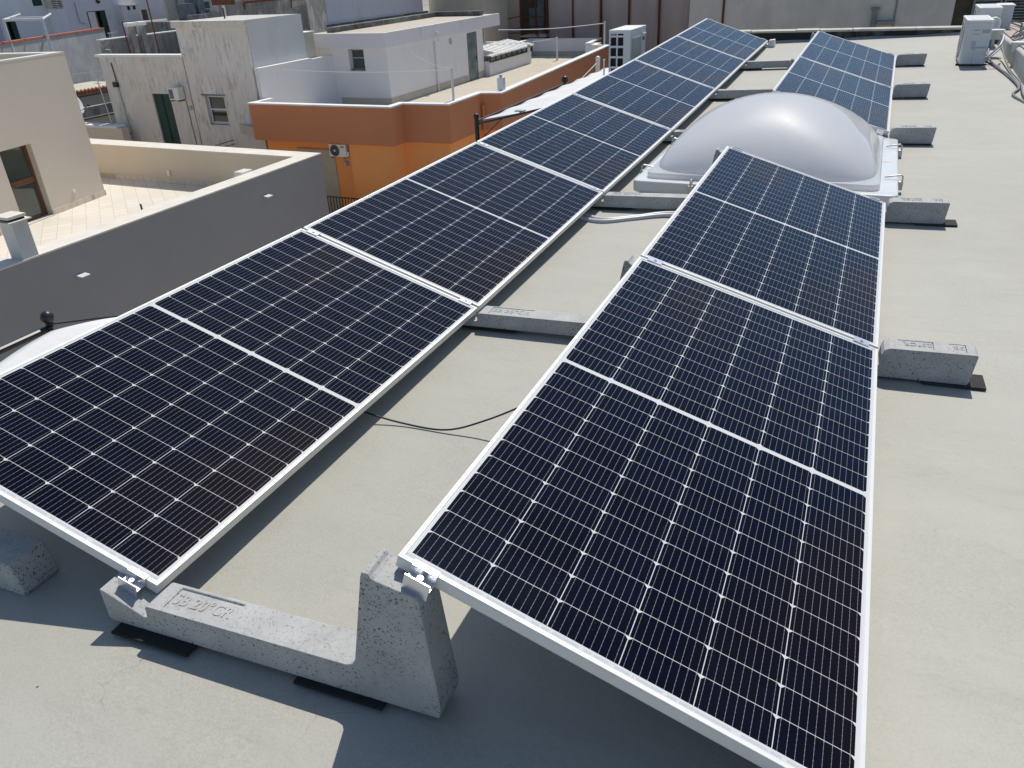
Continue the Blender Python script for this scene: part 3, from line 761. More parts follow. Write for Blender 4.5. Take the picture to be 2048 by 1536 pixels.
# ------------------------------------------------------------------ cables and conduits on the roof
def curve_pts(P, n=10):
    P = [Vector(p) for p in P]; out = []
    for i in range(len(P) - 1):
        p0, p1, p2, p3 = P[max(i - 1, 0)], P[i], P[i + 1], P[min(i + 2, len(P) - 1)]
        for k in range(n):
            t = k / n
            out.append(0.5 * ((2 * p1) + (-p0 + p2) * t + (2 * p0 - 5 * p1 + 4 * p2 - p3) * t * t + (-p0 + 3 * p1 - 3 * p2 + p3) * t ** 3))
    out.append(P[-1]); return out
m = MB(); m.tube(curve_pts([(-.45, 1.10, .24), (-.20, 1.12, .13), (-.05, 1.135, .085), (.12, 1.15, .055), (.32, 1.155, .060), (.48, 1.19, .115), (.66, 1.22, .215), (.85, 1.2, .36), (1.1, 1.15, .38)]), .0038, 8)
tag(m.build('cable', M['blackplastic'], smooth=True), 'thin black cable sagging between the two rows of panels', 'cable')
for dy, dz, lb in ((0, 0, 'upper corrugated grey conduit curling out in front of the skylight block'), (-.045, .0, 'lower corrugated grey conduit curling out in front of the skylight block')):
    pts = curve_pts([(-.5, 4.12 + dy, .06), (-.2, 4.10 + dy, .065), (-.05, 3.99 + dy * 1.5, .07), (.10, 3.93 + dy, .075), (.28, 4.02 + dy * .8, .08), (.48, 4.13 + dy, .09), (.75, 4.13 + dy, .10), (1.1, 4.14 + dy, .11)], 26)
    rad = [.0155 + .0012 * (i % 2) for i in range(len(pts))]
    m = MB(); m.tube(pts, rad, 10); tag(m.build('conduit', M['conduit'], smooth=True), lb, 'conduit', 'corrugated conduits')
m = MB(); m.tube(curve_pts([(2.92, 11.6, .62), (2.93, 11.3, .50), (2.90, 10.9, .36), (2.97, 10.2, .31), (3.02, 9.7, .30), (3.05, 9.0, .27), (2.96, 8.6, .25), (3.04, 8.1, .23), (3.06, 7.3, .20), (3.08, 6.2, .17), (3.09, 4.5, .15)]), .013, 10)
tag(m.build('wrapped_pipe', M['greypipe'], smooth=True), 'grey wrapped pipe snaking along the foot of the right parapet', 'pipe')
m = MB(); m.tube(curve_pts([(3.02, 11.2, .60), (3.05, 10.9, .42), (3.06, 10.1, .32), (3.08, 9.2, .29), (3.04, 8.5, .26), (3.08, 7.6, .22)]), .009, 8)
tag(m.build('thin_pipe', M['greypipe'], smooth=True), 'thin grey pipe lying beside the wrapped pipe at the right parapet', 'pipe')

# ------------------------------------------------------------------ outdoor units on the roof
def outdoor_unit(x, y, z, wx, wy, h, label, full=True):
    t = thing('outdoor_unit', (x, y, z), label, 'air conditioner', 'white outdoor units at the right parapet')
    m = MB(); m.prism(rrect(x, x + wx, y, y + wy, .035, 4), z + .03, z + h - .025); m.build('casing', M['whitepl'], t, bevel=.004)
    m = MB(); m.prism(rrect(x - .006, x + wx + .006, y - .006, y + wy + .006, .04, 4), z + h - .025, z + h); m.build('lid', M['whitepl2'], t, bevel=.006)
    m = MB(); m.prism(rrect(x + .03, x + wx - .03, y + .04, y + wy - .04, .03, 4), z + h, z + h + .003); m.build('lid_recess', M['whitepl'], t)
    for yy in (y + .06, y + wy - .10): MB().box(x - .03, x + wx + .03, yy, yy + .035, z, z + .03).build('foot', M['dark'], t)
    # service side facing the camera
    m = MB(); m.box(x + .06, x + wx * .62, y - .004, y, z + .10, z + h - .08); m.build('service_panel', M['whitepl'], t, bevel=.002)
    m = MB(); m.box(x + .085, x + wx * .55, y - .0055, y - .004, z + h - .12, z + h - .105); m.box(x + .085, x + wx * .55, y - .0055, y - .004, z + h - .16, z + h - .15); m.build('grip', M['labelgrey'], t)
    m = MB(); m.box(x + wx * .64, x + wx - .015, y - .0012, y, z + h - .145, z + h - .105); m.build('sticker', M['labelgrey'], t)
    m = MB()
    for i in range(9): m.box(x + .085, x + .135, y - .0065, y - .004, z + h * .38 + i * .011, z + h * .38 + i * .011 + .005)
    m.build('vent_slots', M['labelgrey'], t)
    # fan side on the left
    m = MB(); cy = y + wy * .58; r0 = min(wy, h) * .40
    for r in [r0 * k / 6 for k in range(1, 7)]:
        pts = [(x - .006, cy + r * math.cos(a), z + h * .5 + r * math.sin(a)) for a in [2 * math.pi * i / 28 for i in range(29)]]
        m.tube(pts, .003, 5, False)
    m.build('fan_grille', M['whitepl2'], t)
    m = MB(); m.disc((x - .002, cy, z + h * .5), (-1, 0, 0), r0, .002, 28); m.build('fan_opening', M['dark'], t)
    return t
ou = outdoor_unit(2.565, 10.55, .285, .275, .78, .525, 'front white outdoor unit standing on the roof by the right parapet')
m = MB(); m.box(2.70, 2.815, 10.53, 10.548, .32, .50); m.prism(rrect(2.70, 2.83, 10.515, 10.549, .012, 3), .46, .50); m.build('valve_cover', M['whitepl'], ou, bevel=.004)
outdoor_unit(2.80, 12.10, .33, .27, .78, .52, 'second white outdoor unit standing behind the front one')
t = thing('junction_cabinet', (3.10, 12.9, .35), 'narrow grey-white cabinet right behind the second outdoor unit', 'cabinet')
MB().box(3.08, 3.26, 12.6, 13.0, .35, .83).build('casing', M['whitepl'], t, bevel=.006); MB().box(3.07, 3.27, 12.59, 13.01, .83, .85).build('lid', M['whitepl2'], t, bevel=.004)
m = MB(); m.tube(curve_pts([(2.84, 10.95, .78), (2.90, 10.95, .79), (2.935, 10.95, .75), (2.93, 10.95, .68)]), .024, 12)
tag(m.build('pipe_elbow', M['whitepl2'], smooth=True), 'white elbow of insulated pipe on the side of the front outdoor unit', 'pipe')
for (x, y, z, r, lb) in ((2.98, 11.3, .62, .085, 'round white pot with lid nearer the outdoor units'), (3.16, 10.55, .545, .085, 'round white pot with lid on the stone-chip parapet')):
    t = thing('lidded_pot', (x, y, z - .1), lb, 'pot', 'white pots beside the outdoor units')
    MB().disc((x, y, z - .09), (0, 0, 1), r * .78, .10, 20, r * .92).build('body', M['whitepl2'], t)
    MB().disc((x, y, z + .01), (0, 0, 1), r * 1.08, .014, 20, r * .98).build('lid', M['whitepl2'], t, bevel=.003)
m = MB(); m.tube(curve_pts([(2.83, 10.6, .36), (2.90, 10.62, .43), (2.98, 10.7, .52), (3.02, 10.9, .60)]), .012, 8); m.tube(curve_pts([(2.83, 10.58, .34), (2.92, 10.6, .42), (3.0, 10.66, .50)]), .007, 8)
tag(m.build('pipe_bundle', M['conduit'], smooth=True), 'slanted insulated pipes joining the front outdoor unit to the parapet', 'pipe')
m = MB(); m.tube(curve_pts([(2.83, 10.75, .33), (2.95, 10.55, .31), (3.0, 10.42, .29), (2.92, 10.30, .285), (2.80, 10.33, .285)]), .009, 6)
tag(m.build('drain_hose', M['blackplastic'], smooth=True), 'looped drain hose on the roof right of the front outdoor unit', 'hose')
m = MB()
random.seed(11)
for i in range(5):
    m.tube(curve_pts([(3.1 + random.uniform(0, .05), 10.9 + random.uniform(-.1, .1), .585), (3.2 + random.uniform(0, .1), 11.4, .60), (3.34, 12.0 + random.uniform(-.2, .2), .60 + random.uniform(0, .04)), (3.38 + random.uniform(-.1, .1), 12.9, .60), (3.2, 13.5 + random.uniform(-.2, .2), .60)]), .008, 6)
tag(m.build('cable_tangle', M['blackplastic'], smooth=True), 'tangle of dark cables lying on the stone-chip parapet top', 'cable')

# tall unit beyond the left row
t = thing('tall_outdoor_unit', (-1.9, 11.4, -.43), 'tall white outdoor unit with square grille openings beyond the left row', 'air conditioner')
x0, x1, y0, y1, z0, z1 = -2.07, -1.745, 11.0, 11.87, -.40, .715
m = MB(); m.box(x0, x0 + .022, y0, y0 + .03, z0, z1 - .015); m.box(x0 + .30 - .08, x1, y0, y0 + .03, z0, z1 - .015)
m.box(x0 + .022, x0 + .22, y0, y0 + .03, z1 - .05, z1 - .015)
m.box(x0 + .113, x0 + .133, y0, y0 + .03, z0, z1 - .05)
zz = z1 - .075 - .018; k = 0
edges = []
m.box(x0 + .022, x0 + .22, y0 + .001, y0 + .029, z1 - .10, z1 - .075)
z = z1 - .10
while z - .115 > z0:
    z -= .115; m.box(x0 + .022, x0 + .22, y0 + .001, y0 + .029, z - .028, z); z -= .028
m.build('grille_side', M['whitepl'], t)
MB().box(x0 + .024, x1 - .004, y0 + .032, y1 - .004, z0, z1 - .02).box(x0 + .135, x0 + .22, y0 + .004, y0 + .028, z1 - .074, z1 - .052).build('coil', M['dark'], t)
MB().box(x1 - .004, x1, y0 + .03, y1, z0, z1 - .015).build('casing', M['whitepl'], t)
MB().box(x1, x1 + .012, y0 + .10, y0 + .60, z0 + .05, z1 - .12).build('fan_panel', M['greenish'], t, bevel=.004)
MB().box(x0 - .004, x1 + .004, y0 - .006, y1 + .004, z1 - .015, z1).build('lid', M['whitepl2'], t, bevel=.003)
MB().box(x1, x1 + .02, y0 + .66, y1 - .03, z1 - .13, z1 - .10).build('grip', M['whitepl'], t, bevel=.004)
MB().box(x1, x1 + .003, y0 + .68, y1 - .06, z1 - .20, z1 - .15).build('badge', M['greydoor'], t)
MB().box(x0 + .03, x0 + .10, y0 - .002, y0, z1 - .066, z1 - .054).build('nameplate', M['labelgrey'], t)
MB().box(x0 - .04, x1 + .04, y0 - .04, y1 + .04, -.43, -.40).build('base_rail', M['steel'], t)
m = MB(); m.tube([(-2.12, 10.93, -.43), (-2.12, 10.93, .30)], .012, 8); m.ball((-2.12, 10.93, .31), .016)
tag(m.build('white_stake', M['whitepl2']), 'thin white stake at the left corner of the tall outdoor unit', 'stake')

# ------------------------------------------------------------------ pergolas with white canopies
def post(mb, x, y, z1, r=.022): mb.tube([(x, y, -2.85), (x, y, z1)], r, 10)
t = thing('near_canopy', (-2.6, 0.5, -2.85), 'white cloth canopy on a dark frame at the left edge below the near panel', 'canopy')
for px, py, pz in ((-3.62, 2.30, -.55), (-1.75, 2.5, -.50)):
    m = MB(); post(m, px, py, pz); m.build('post', M['blackmetal'], t)
m = MB(); m.ball((-3.64, 2.32, -.485), .048); m.tube([(-3.64, 2.32, -.56), (-3.64, 2.32, -.52)], .028, 10); m.build('finial', M['blackmetal'], t, smooth=True)
m = MB(); m.tube([(-3.64, 2.30, -.57), (-3.60, -3.0, -.57)], .026, 10); m.tube([(-3.64, 2.34, -.55), (-3.45, 2.52, -.56), (-3.2, 2.72, -.57), (-2.6, 2.90, -.57), (-1.6, 2.95, -.56)], .006, 6); m.build('rail', M['blackmetal'], t)
def cloth(fn, nu, nv):
    m = MB()
    for j in range(nv + 1):
        for i in range(nu + 1): m.v.append(Vector(fn(i / nu, j / nv)))
    for j in range(nv):
        for i in range(nu):
            p = j * (nu + 1) + i; m.f.append([p, p + 1, p + nu + 2, p + nu + 1])
    return m
def fn1(u, v):
    yb = 2.26 - v * 5.0; xe = -3.56 + .09 * math.sin(min(1, max(0, (v) * 2.2)) * math.pi) ** 0.8 * (1 if v < .45 else 0) + 0.10 * min(1, v * 8)
    x = xe + (-1.55 - xe) * u
    y = yb + 0.60 * (1 - math.exp(-4.5 * u)) * (1 - v)
    z = -.56 - .10 * math.sin(u * math.pi) * math.sin(min(1, v * 2) * math.pi * .5) + .018 * math.sin(u * 9 + v * 5) + .012 * math.sin(v * 31 + u * 4)
    return (x, y, z)
o = cloth(fn1, 40, 50).build('cloth', M['sail'], t, smooth=True); sm = o.modifiers.new('s', 'SOLIDIFY'); sm.thickness = .004
t = thing('far_canopy', (-3, 13, -2.85), 'white cloth canopy on a black frame beyond the left row, by the brown parapet', 'canopy')
m = MB(); post(m, -4.0, 10.3, -.46, .035); m.build('post', M['blackmetal'], t)
for q, r_ in (((-4.0, 10.3, -.44), .045), ((-4.12, 14.68, -.47), .07)):
    m = MB(); m.ball(q, r_); m.build('finial', M['blackmetal'], t, smooth=True)
m = MB(); m.tube([(-4.0, 10.32, -.52), (-4.12, 14.7, -.55)], .022, 8); m.tube([(-4.0, 10.3, -.56), (-3.4, 10.3, -.42), (-2.7, 10.3, -.26), (-1.9, 10.3, -.12)], .017, 8)
m.tube([(-4.0, 10.28, -.85), (-3.55, 10.28, -.46)], .008, 6); m.build('rail', M['blackmetal'], t)
def fn2(u, v):
    x = -3.93 + 2.35 * u + .0 ; y = 10.36 + 6.3 * v
    x += .03 * abs(math.sin(v * 22)) * (1 - u)
    z = -.50 + .46 * u * (1 - .35 * v) + .008 * math.sin(v * 46 + u * 3) * (1 - u) - .02 * math.sin(u * math.pi)
    return (x, y, z)
o = cloth(fn2, 24, 90).build('cloth', M['sail'], t, smooth=True); sm = o.modifiers.new('s', 'SOLIDIFY'); sm.thickness = .004
m = MB(); m.box(-3.35, -3.20, 10.32, 10.42, -.36, -.34, None); m.tube([(-3.27, 10.37, -.42), (-3.27, 10.37, -.36)], .02, 8)
m.build('flood_lamp', M['labelgrey'], t)
m = MB(); m.tube([(-4.17, 17.0, -2.8), (-4.17, 17.0, -.36)], .05, 10); m.ball((-4.17, 17.0, -.33), .055)
m.tube([(-4.17, 17.0, -.40), (-4.13, 15.6, -.62)], .008, 6)
tag(m.build('white_post', M['whitepl2']), 'short white post with ball top between the far canopy and tall outdoor unit', 'post')

# ------------------------------------------------------------------ beige terrace house (left)
ZF, ZT = -4.8, -3.56
bh = thing('beige_house', (-20, 14, -9), 'beige terrace house with tiled roof terrace and dark grey side wall at the left', 'building')
MB().box(-30, -14.9, 2.0, 19.9, -9, ZF - .02).build('lower_wall', M['beige'], bh)
m = MB(); m.prism([(-30, 2), (-14.95, 2), (-14.95, 19.6), (-30, 19.75)], ZF - .02, ZF); m.build('terrace_floor', M['tile'], bh)
m = MB(); m.prism([(-14.67, 2), (-14.67, 20.12), (-14.86, 20.05), (-14.86, 2)], -9, ZT - .04); m.build('grey_side_wall', M['greywall'], bh)
m = MB(); m.prism([(-14.87, 2.0), (-14.87, 20.05), (-30, 20.4), (-30, 19.72), (-15.22, 19.48), (-15.22, 2.0)], ZF, ZT - .04)
m.build('parapet', M['sand'], bh)
m = MB(); m.prism([(-14.645, 2), (-14.645, 20.15), (-15.24, 19.46), (-15.24, 2)], ZT - .04, ZT); m.prism([(-14.647, 20.15), (-30, 20.5), (-30, 19.70), (-15.24, 19.46)], ZT - .04, ZT - .001)
m.build('coping', M['coping'], bh, bevel=.004)
MB().prism([(-15.22, 19.46), (-15.22, 19.478), (-30, 19.718), (-30, 19.70)], ZF, ZF + .17).build('skirting', M['skirttile'], bh)
# the roof house with slanted facade
co = Vector((-22.10, 17.65)); fd = Vector((.165, -.986)).normalized(); fn = Vector((-fd.y, fd.x)) * -1
inn = -Vector((fd.y * -1, fd.x)) * -1
outn = Vector((-fd.y, fd.x))          # outward (+x)
if outn.x < 0: outn = -outn
FM = Matrix(((fd.x, outn.x, 0, co.x), (fd.y, outn.y, 0, co.y), (0, 0, 1, 0), (0, 0, 0, 1)))   # s along facade, d outward, z
ds0, ds1 = 2.42, 3.62; dtop = -2.57; ztop = -.26
m = MB(); wt = .28
m.box(0, ds0, -wt, 0, ZF, ztop, FM); m.box(ds1, 9, -wt, 0, ZF, ztop, FM); m.box(ds0, ds1, -wt, 0, dtop, ztop, FM)
m.box(0, .28, -4.6, -wt, ZF, ztop, FM); m.box(.28, 9, -4.6, -4.35, ZF, ztop, FM); m.box(.28, 9, -4.35, -wt, ZF, ztop - .45, FM) if False else None
m.build('wall', M['beige'], bh)
MB().box(.26, 9, -4.37, -wt + .01, ztop - .55, ztop - .45, FM).build('roof', M['concwall'], bh)
m = MB(); m.box(-.006, 9, -wt - .03, .006, ztop, ztop + .045, FM); m.box(-.04, .32, -4.64, -wt - .04, ztop, ztop + .044, FM); m.build('roof_coping', M['coping'], bh)
m = MB(); m.box(-.02, ds0, 0, .02, ZF, ZF + .17, FM); m.box(ds1, 9, 0, .02, ZF, ZF + .17, FM); m.build('wall_skirting', M['skirttile'], bh)
MB().box(ds0, ds1, -wt, .05, ZF - .01, ZF + .03, FM).build('threshold', M['coping'], bh)
dr = MB()
s0, s1, d0, d1 = ds0 + .0, ds1 - .0, -wt + .02, -wt + .08
zb = ZF + .03; zm = -3.62
dr.box(s0, s0 + .11, d0, d1, zb, dtop, FM); dr.box(s1 - .06, s1, d0, d1, zb, dtop, FM)
dr.box(s0 + .11, s1 - .06, d0, d1, dtop - .05, dtop, FM); dr.box(s0 + .11, s1 - .06, d0, d1, zb, zb + .10, FM); dr.box(s0 + .11, s1 - .06, d0, d1, zm - .09, zm + .09, FM)
door = dr.build('door', M['wood'], bh, bevel=.006)
MB().box(s0 + .11, s1 - .06, d0 + .02, d0 + .035, zb + .1, zm - .09, FM).box(s0 + .11, s1 - .06, d0 + .02, d0 + .035, zm + .09, dtop - .05, FM).build('glass', M['pane'], door)
m = MB(); m.box(s1 - .22, s1 - .03, d1, d1 + .05, zm - .015, zm + .015, FM); m.build('handle', M['blackmetal'], door)
MB().box(ds0, ds1, -wt - 1.0, -wt + .01, ZF, dtop, FM).build('dark_interior', M['dark'], bh)
m = MB(); m.box(1.28, 1.40, 0, .03, -4.36, -4.27, FM); m.build('socket', M['whitepl2'], bh)
o = thing('satellite_dish', (-23.6, 19.2, -2.3), 'white satellite dish poking out behind the beige house corner', 'satellite dish')
def dish(c, axis, r):
    axis = Vector(axis).normalized(); a = axis.orthogonal().normalized(); b = axis.cross(a); m = MB(); nr, na = 6, 28
    c = Vector(c)
    for i in range(nr + 1):
        q = r * i / nr
        for j in range(na):
            an = 2 * math.pi * j / na; m.v.append(c + (a * math.cos(an) + b * math.sin(an)) * q - axis * (.18 * r * (1 - (q / r) ** 2)))
    for i in range(nr):
        for j in range(na): m.f.append([i * na + j, (i + 1) * na + j, (i + 1) * na + (j + 1) % na, i * na + (j + 1) % na])
    return m
q = dish((-23.95, 19.0, -2.05), (1.0, .45, .35), .36).build('reflector', M['whitepl'], o, smooth=True); sm = q.modifiers.new('s', 'SOLIDIFY'); sm.thickness = .01
m = MB(); m.tube([(-23.88, 19.0, -2.30), (-23.40, 19.0, -2.10)], .012, 6); m.ball((-23.38, 19.0, -2.08), .05); m.build('arm', M['blackmetal'], o)
m = MB(); m.tube([(-24.1, 19.05, -2.05), (-24.1, 19.05, -4.7)], .025, 8); m.build('mast', M['steel'], o)
# chimney on the parapet
t = thing('chimney', (-14.9, 8.95, ZT), 'grey square chimney with flat capped top on the left parapet', 'chimney')
MB().box(-15.06, -14.67, 9.33, 9.70, ZT, ZT + .80).build('shaft', M['sidegrey'], t)
MB().box(-15.14, -14.60, 9.25, 9.78, ZT + .80, ZT + .83).build('slab', M['coping'], t)
MB().box(-15.05, -14.69, 9.35, 9.68, ZT + .83, ZT + .88).build('flue', M['dark'], t)
MB().box(-15.12, -14.66, 9.28, 9.72, ZT + .88, ZT + .94).build('cap', M['coping'], t, bevel=.005)
for (y, z, lb) in ((10.49, -4.33, 'left of the two wall lamps on the dark grey wall, above the ball finial'), (17.16, -4.21, 'right of the two wall lamps on the dark grey wall')):
    t = thing('wall_lamp', (-14.6, y, z), lb, 'wall lamp', 'wall lamps on the grey wall')
    MB().box(-14.67, -14.63, y - .07, y + .07, z - .05, z + .02).build('bracket', M['labelgrey'], t)
    m = MB(); m.ext([(-14.63, z - .01), (-14.63, z + .035), (-14.46, z + .015), (-14.46, z - .01)], y - .12, y + .12); m.build('lamp_head', M['whitepl'], t, bevel=.004)
m = MB(); m.box(-15.55, -15.24, 17.00, 17.45, -3.75, -3.50); t = m.build('white_box', M['whitepl2'], bevel=.01); tag(t, 'white box standing behind the dark grey wall near its far corner', 'box')
MB().box(-21.06, -20.92, 19.52, 19.56, -4.52, -4.33).build('wall_socket', M['whitepl2'], bh)
m = MB(); m.tube([(-19.14, 16.45, ZF), (-19.14, 16.45, ZF + .22)], .03, 8); tag(m.build('pipe_stub', M['blackmetal']), 'short dark pipe stub standing on the tiled terrace', 'pipe')

# ------------------------------------------------------------------ orange building with white roof house
ob = thing('orange_building', (-15, 30, -9), 'orange house with brown parapet and white roof house behind the dark grey wall', 'building')
F, T = -3.4, -2.45
outer = [(-19.35, 23.6), (-19.35, 22.46), (-13.25, 22.46), (-13.25, 23.22), (-11.47, 23.30), (-11.47, 25.82), (-10.68, 25.92), (-11.80, 42.8), (-12.6, 42.9), (-12.65, 43.9), (-13.3, 43.95), (-13.55, 46.8), (-18.1, 46.8), (-18.1, 45.0), (-21.5, 45.0)]
m = MB(); wallpoly(m, outer, .10, -3.77, T - .05, 1); m.build('brown_band', M['brown'], ob)
inner = outer[:]
m = MB()
P_ = [Vector(p) for p in outer]
def offs(pts, t):
    P = [Vector(p) for p in pts]; o = []
    for i in range(len(P)):
        dsx = []
        if i > 0: dsx.append((P[i] - P[i - 1]).normalized())
        if i < len(P) - 1: dsx.append((P[i + 1] - P[i]).normalized())
        ns = [Vector((-d.y, d.x)) for d in dsx]
        if len(ns) == 1: o.append(tuple(P[i] + ns[0] * t))
        else:
            b = (ns[0] + ns[1]).normalized(); o.append(tuple(P[i] + b * (t / max(.3, b.dot(ns[0])))))
    return o
in1 = offs(outer, .103)
wallpoly(m, in1, .12, F - .05, T - .05, 1); m.build('parapet_lining', M['lilac'], ob)
m = MB(); wallpoly(m, offs(outer, -.03), .28, T - .05, T, 1); m.build('coping', M['copwhite'], ob)
m = MB(); wallpoly(m, offs(outer, .222), .012, F, F + .25, 1); m.build('skirting', M['skirt'], ob)
m = MB(); m.prism([(-21.4, 23.6), (-19.25, 22.6), (-13.38, 22.6), (-13.38, 23.34), (-11.6, 23.42), (-11.6, 25.9), (-10.85, 26.0), (-11.9, 43.0), (-13.6, 46.7), (-18, 46.7), (-21.4, 46.7)], F - .35, F); m.build('terrace_floor', M['tile2'], ob)
body = [(-19.2, 45), (-19.2, 22.92), (-15.28, 22.92), (-15.28, 22.62), (-13.40, 22.62), (-13.40, 23.38), (-11.62, 23.46), (-11.62, 25.98), (-10.83, 26.08), (-11.95, 42.7), (-13.7, 46.6), (-19.2, 46.6)]
MB().prism(body, -9, -3.772).build('orange_wall', M['orange'], ob)
MB().prism([(-19.34, 22.5), (-13.28, 22.5), (-13.28, 23.3), (-11.5, 23.36), (-11.5, 25.9), (-10.75, 26.0), (-11.85, 42.7), (-13.6, 46.6), (-19.3, 46.6)], -3.775, -3.755).build('soffit', M['orange'], ob)
sh = MB().box(-17.75, -16.17, 22.895, 22.925, -7.1, -4.12).build('roller_shutter', M['shutter'], ob)
m = MB(); z = -7.1
while z < -4.14: m.box(-17.74, -16.18, 22.880, 22.895, z, z + .052); z += .062
m.build('slats', M['shutter'], sh)
MB().box(-17.80, -16.12, 22.875, 22.926, -4.12, -4.07).build('shutter_lintel', M['brown'], ob)
MB().box(-12.0, -11.9, 25.70, 25.82, -6, -2.75).build('downpipe', M['brown'], ob) if False else MB().tube([(-11.35, 25.75, -6), (-11.35, 25.75, -2.85)], .05, 10).build('downpipe', M['brown'], ob)
# white roof house
HX, HY = -16.72, 28.10
wx0, wx1, wz0, wz1 = -18.58, -17.83, -2.02, -1.20
m = MB(); zt = -1.14
m.box(-20.4, wx0, HY, HY + .3, F, zt); m.box(wx1, HX, HY, HY + .3, F, zt); m.box(wx0, wx1, HY, HY + .3, F, wz0); m.box(wx0, wx1, HY, HY + .3, wz1, zt)
m.box(-20.4, HX - .001, HY + .3, 37.2, F, zt)
m.build('roof_house_wall', M['lilac'], ob)
wn = MB().box(wx0, wx0 + .06, HY + .20, HY + .24, wz0, wz1).box(wx1 - .06, wx1, HY + .20, HY + .24, wz0, wz1).box(wx0, wx1, HY + .20, HY + .24, wz1 - .05, wz1).box(wx0, wx1, HY + .20, HY + .24, wz0, wz0 + .05).box(wx0 + .06, wx1 - .06, HY + .2, HY + .24, -1.57, -1.53).build('window', M['labelgrey'], ob)
MB().box(wx0 + .05, wx1 - .05, HY + .215, HY + .225, wz0 + .04, wz1 - .04).build('pane', M['pane'], wn)
MB().box(wx0 - .03, wx1 + .03, HY - .03, HY + .2, wz0 - .03, wz0).build('window_sill', M['coping'], ob)
m = MB(); m.box(-20.45, HX + .07, HY - .12, 39.2, zt, -.62); m.build('roof_slab', M['lilac2'], ob)
m = MB(); m.box(-20.2, HX - .12, HY + .05, 39.0, -.62, -.605); m.build('roof_surface', M['tile2'], ob)
m = MB(); wallpoly(m, [(-20.45, HY - .12), (HX + .07, HY - .12), (HX + .07, 39.2)], .12, -.62, -.59, 1); m.build('roof_edge', M['copwhite'], ob)
m = MB(); m.box(-19.85, -19.45, 28.6, 37.6, -.60, -.40); m.box(-19.85, -17.0, 37.6, 38.0, -.60, -.38); m.build('tar_upstand', M['mould2'], ob)
dd_ = MB().box(HX - .02, HX + .012, 35.43, 36.48, F, -1.23).build('metal_door', M['greydoor'], ob)
MB().box(HX + .012, HX + .04, 36.30, 36.36, -2.45, -2.35).build('handle', M['blackmetal'], dd_)
MB().box(HX, HX + .02, 28.1, 35.43, F, F + .30).box(HX, HX + .02, 36.48, 37.2, F, F + .30).box(-19.2, HX + .02, HY - .02, HY, F, F + .30).build('house_skirting', M['skirt'], ob)
m = MB(); m.tube([(HX + .10, 32.2, -.98), (HX + .16, 32.2, -.90), (HX + .20, 32.2, -.98), (HX + .18, 32.2, -1.25), (HX + .06, 32.15, -1.30)], .045, 10); m.tube([(HX + .06, 32.1, -1.3), (HX + .06, 32.1, F + .02), (HX + .15, 32.1, F - .0)], .035, 10); m.build('rain_pipe', M['whitepl'], ob)
MB().disc((HX, 33.7, -1.42), (1, 0, 0), .14, .02, 18).build('round_vent', M['labelgrey'], ob)
m = MB(); m.box(-19.55, -19.38, 23.35, 28.1, F, -1.42); m.build('side_screen_wall', M['lilac'], ob)
MB().box(-19.58, -19.34, 23.35, 26.6, -1.42, -1.375).build('screen_coping', M['copwhite'], ob)
# small lean-to with shed roof at the back of the terrace
m = MB(); m.box(-18.0, -16.45, 37.3, 42.9, F, -2.70); m.build('lean_to_wall', M['lilac'], ob)
m = MB()
for i in range(26):
    a = 37.4 + i * .22
    m.ext([(-18.0, -2.18 + (i % 2) * .03), (-16.35, -2.46 + (i % 2) * .03), (-16.35, -2.50), (-18.0, -2.25)], a, a + .23)
m.build('lean_to_roof', M['copwhite'], ob)
m = MB(); m.box(-16.50, -16.44, 37.3, 43.0, -2.72, -2.46)
m.build('lean_to_glazing', M['pane2'], ob)
m = MB()
for i in range(9): m.box(-16.45, -16.40, 37.3 + i * .70, 37.37 + i * .70, -2.74, -2.46)
m.box(-16.45, -16.39, 37.3, 43.0, -2.76, -2.72); m.build('glazing_bar', M['blackmetal'], ob)
MB().box(-16.44, -16.35, 42.2, 42.5, -2.75, -2.35).build('meter_box', M['whitepl2'], ob)
# outdoor unit on the orange wall
t = thing('wall_outdoor_unit', (-15.7, 22.6, -4.3), 'white outdoor unit with round fan on the orange wall below the brown band', 'air conditioner')
ax0, ax1, az0, az1 = -16.14, -15.42, -4.27, -3.82; ay = 22.58
MB().box(ax0, ax1, ay, ay + .28, az0, az1).build('casing', M['whitepl2'], t, bevel=.015)
MB().disc((ax0 + .25, ay, (az0 + az1) / 2), (0, -1, 0), .20, .006, 28).build('fan_opening', M['dark'], t)
m = MB()
for r in (.05, .09, .13, .17, .20): m.tube([(ax0 + .25 + r * math.cos(a), ay - .012, (az0 + az1) / 2 + r * math.sin(a)) for a in [2 * math.pi * i / 28 for i in range(29)]], .004, 5, False)
m.build('fan_grille', M['labelgrey'], t)
MB().disc((ax0 + .25, ay - .008, (az0 + az1) / 2), (0, -1, 0), .04, .01, 16).build('hub', M['whitepl'], t)
MB().box(ax0 + .50, ax0 + .66, ay - .003, ay, az1 - .09, az1 - .06).box(ax0 + .52, ax0 + .66, ay - .003, ay, az1 - .12, az1 - .10).build('logo', M['logogreen'], t)
MB().box(ax0 + .08, ax0 + .12, ay - .02, ay + .34, az0 - .04, az0).box(ax1 - .12, ax1 - .08, ay - .02, ay + .34, az0 - .04, az0).build('bracket', M['blackmetal'], t)
MB().box(ax1, ax1 + .08, ay + .05, ay + .22, az0 + .02, az0 + .18).build('valve_cover', M['whitepl2'], t, bevel=.01)
t = thing('round_wall_lamp', (-15.71, 22.9, -4.6), 'round grey bulkhead lamp on the orange wall under the outdoor unit', 'wall lamp')
m = MB(); m.disc((-15.69, 22.92, -4.56), (0, -1, 0), .115, .05, 22, .10); m.build('base', M['labelgrey'], t); MB().ball((-15.69, 22.86, -4.56), .085, sq=1.0).build('diffuser', M['labelgrey'], t, smooth=True)
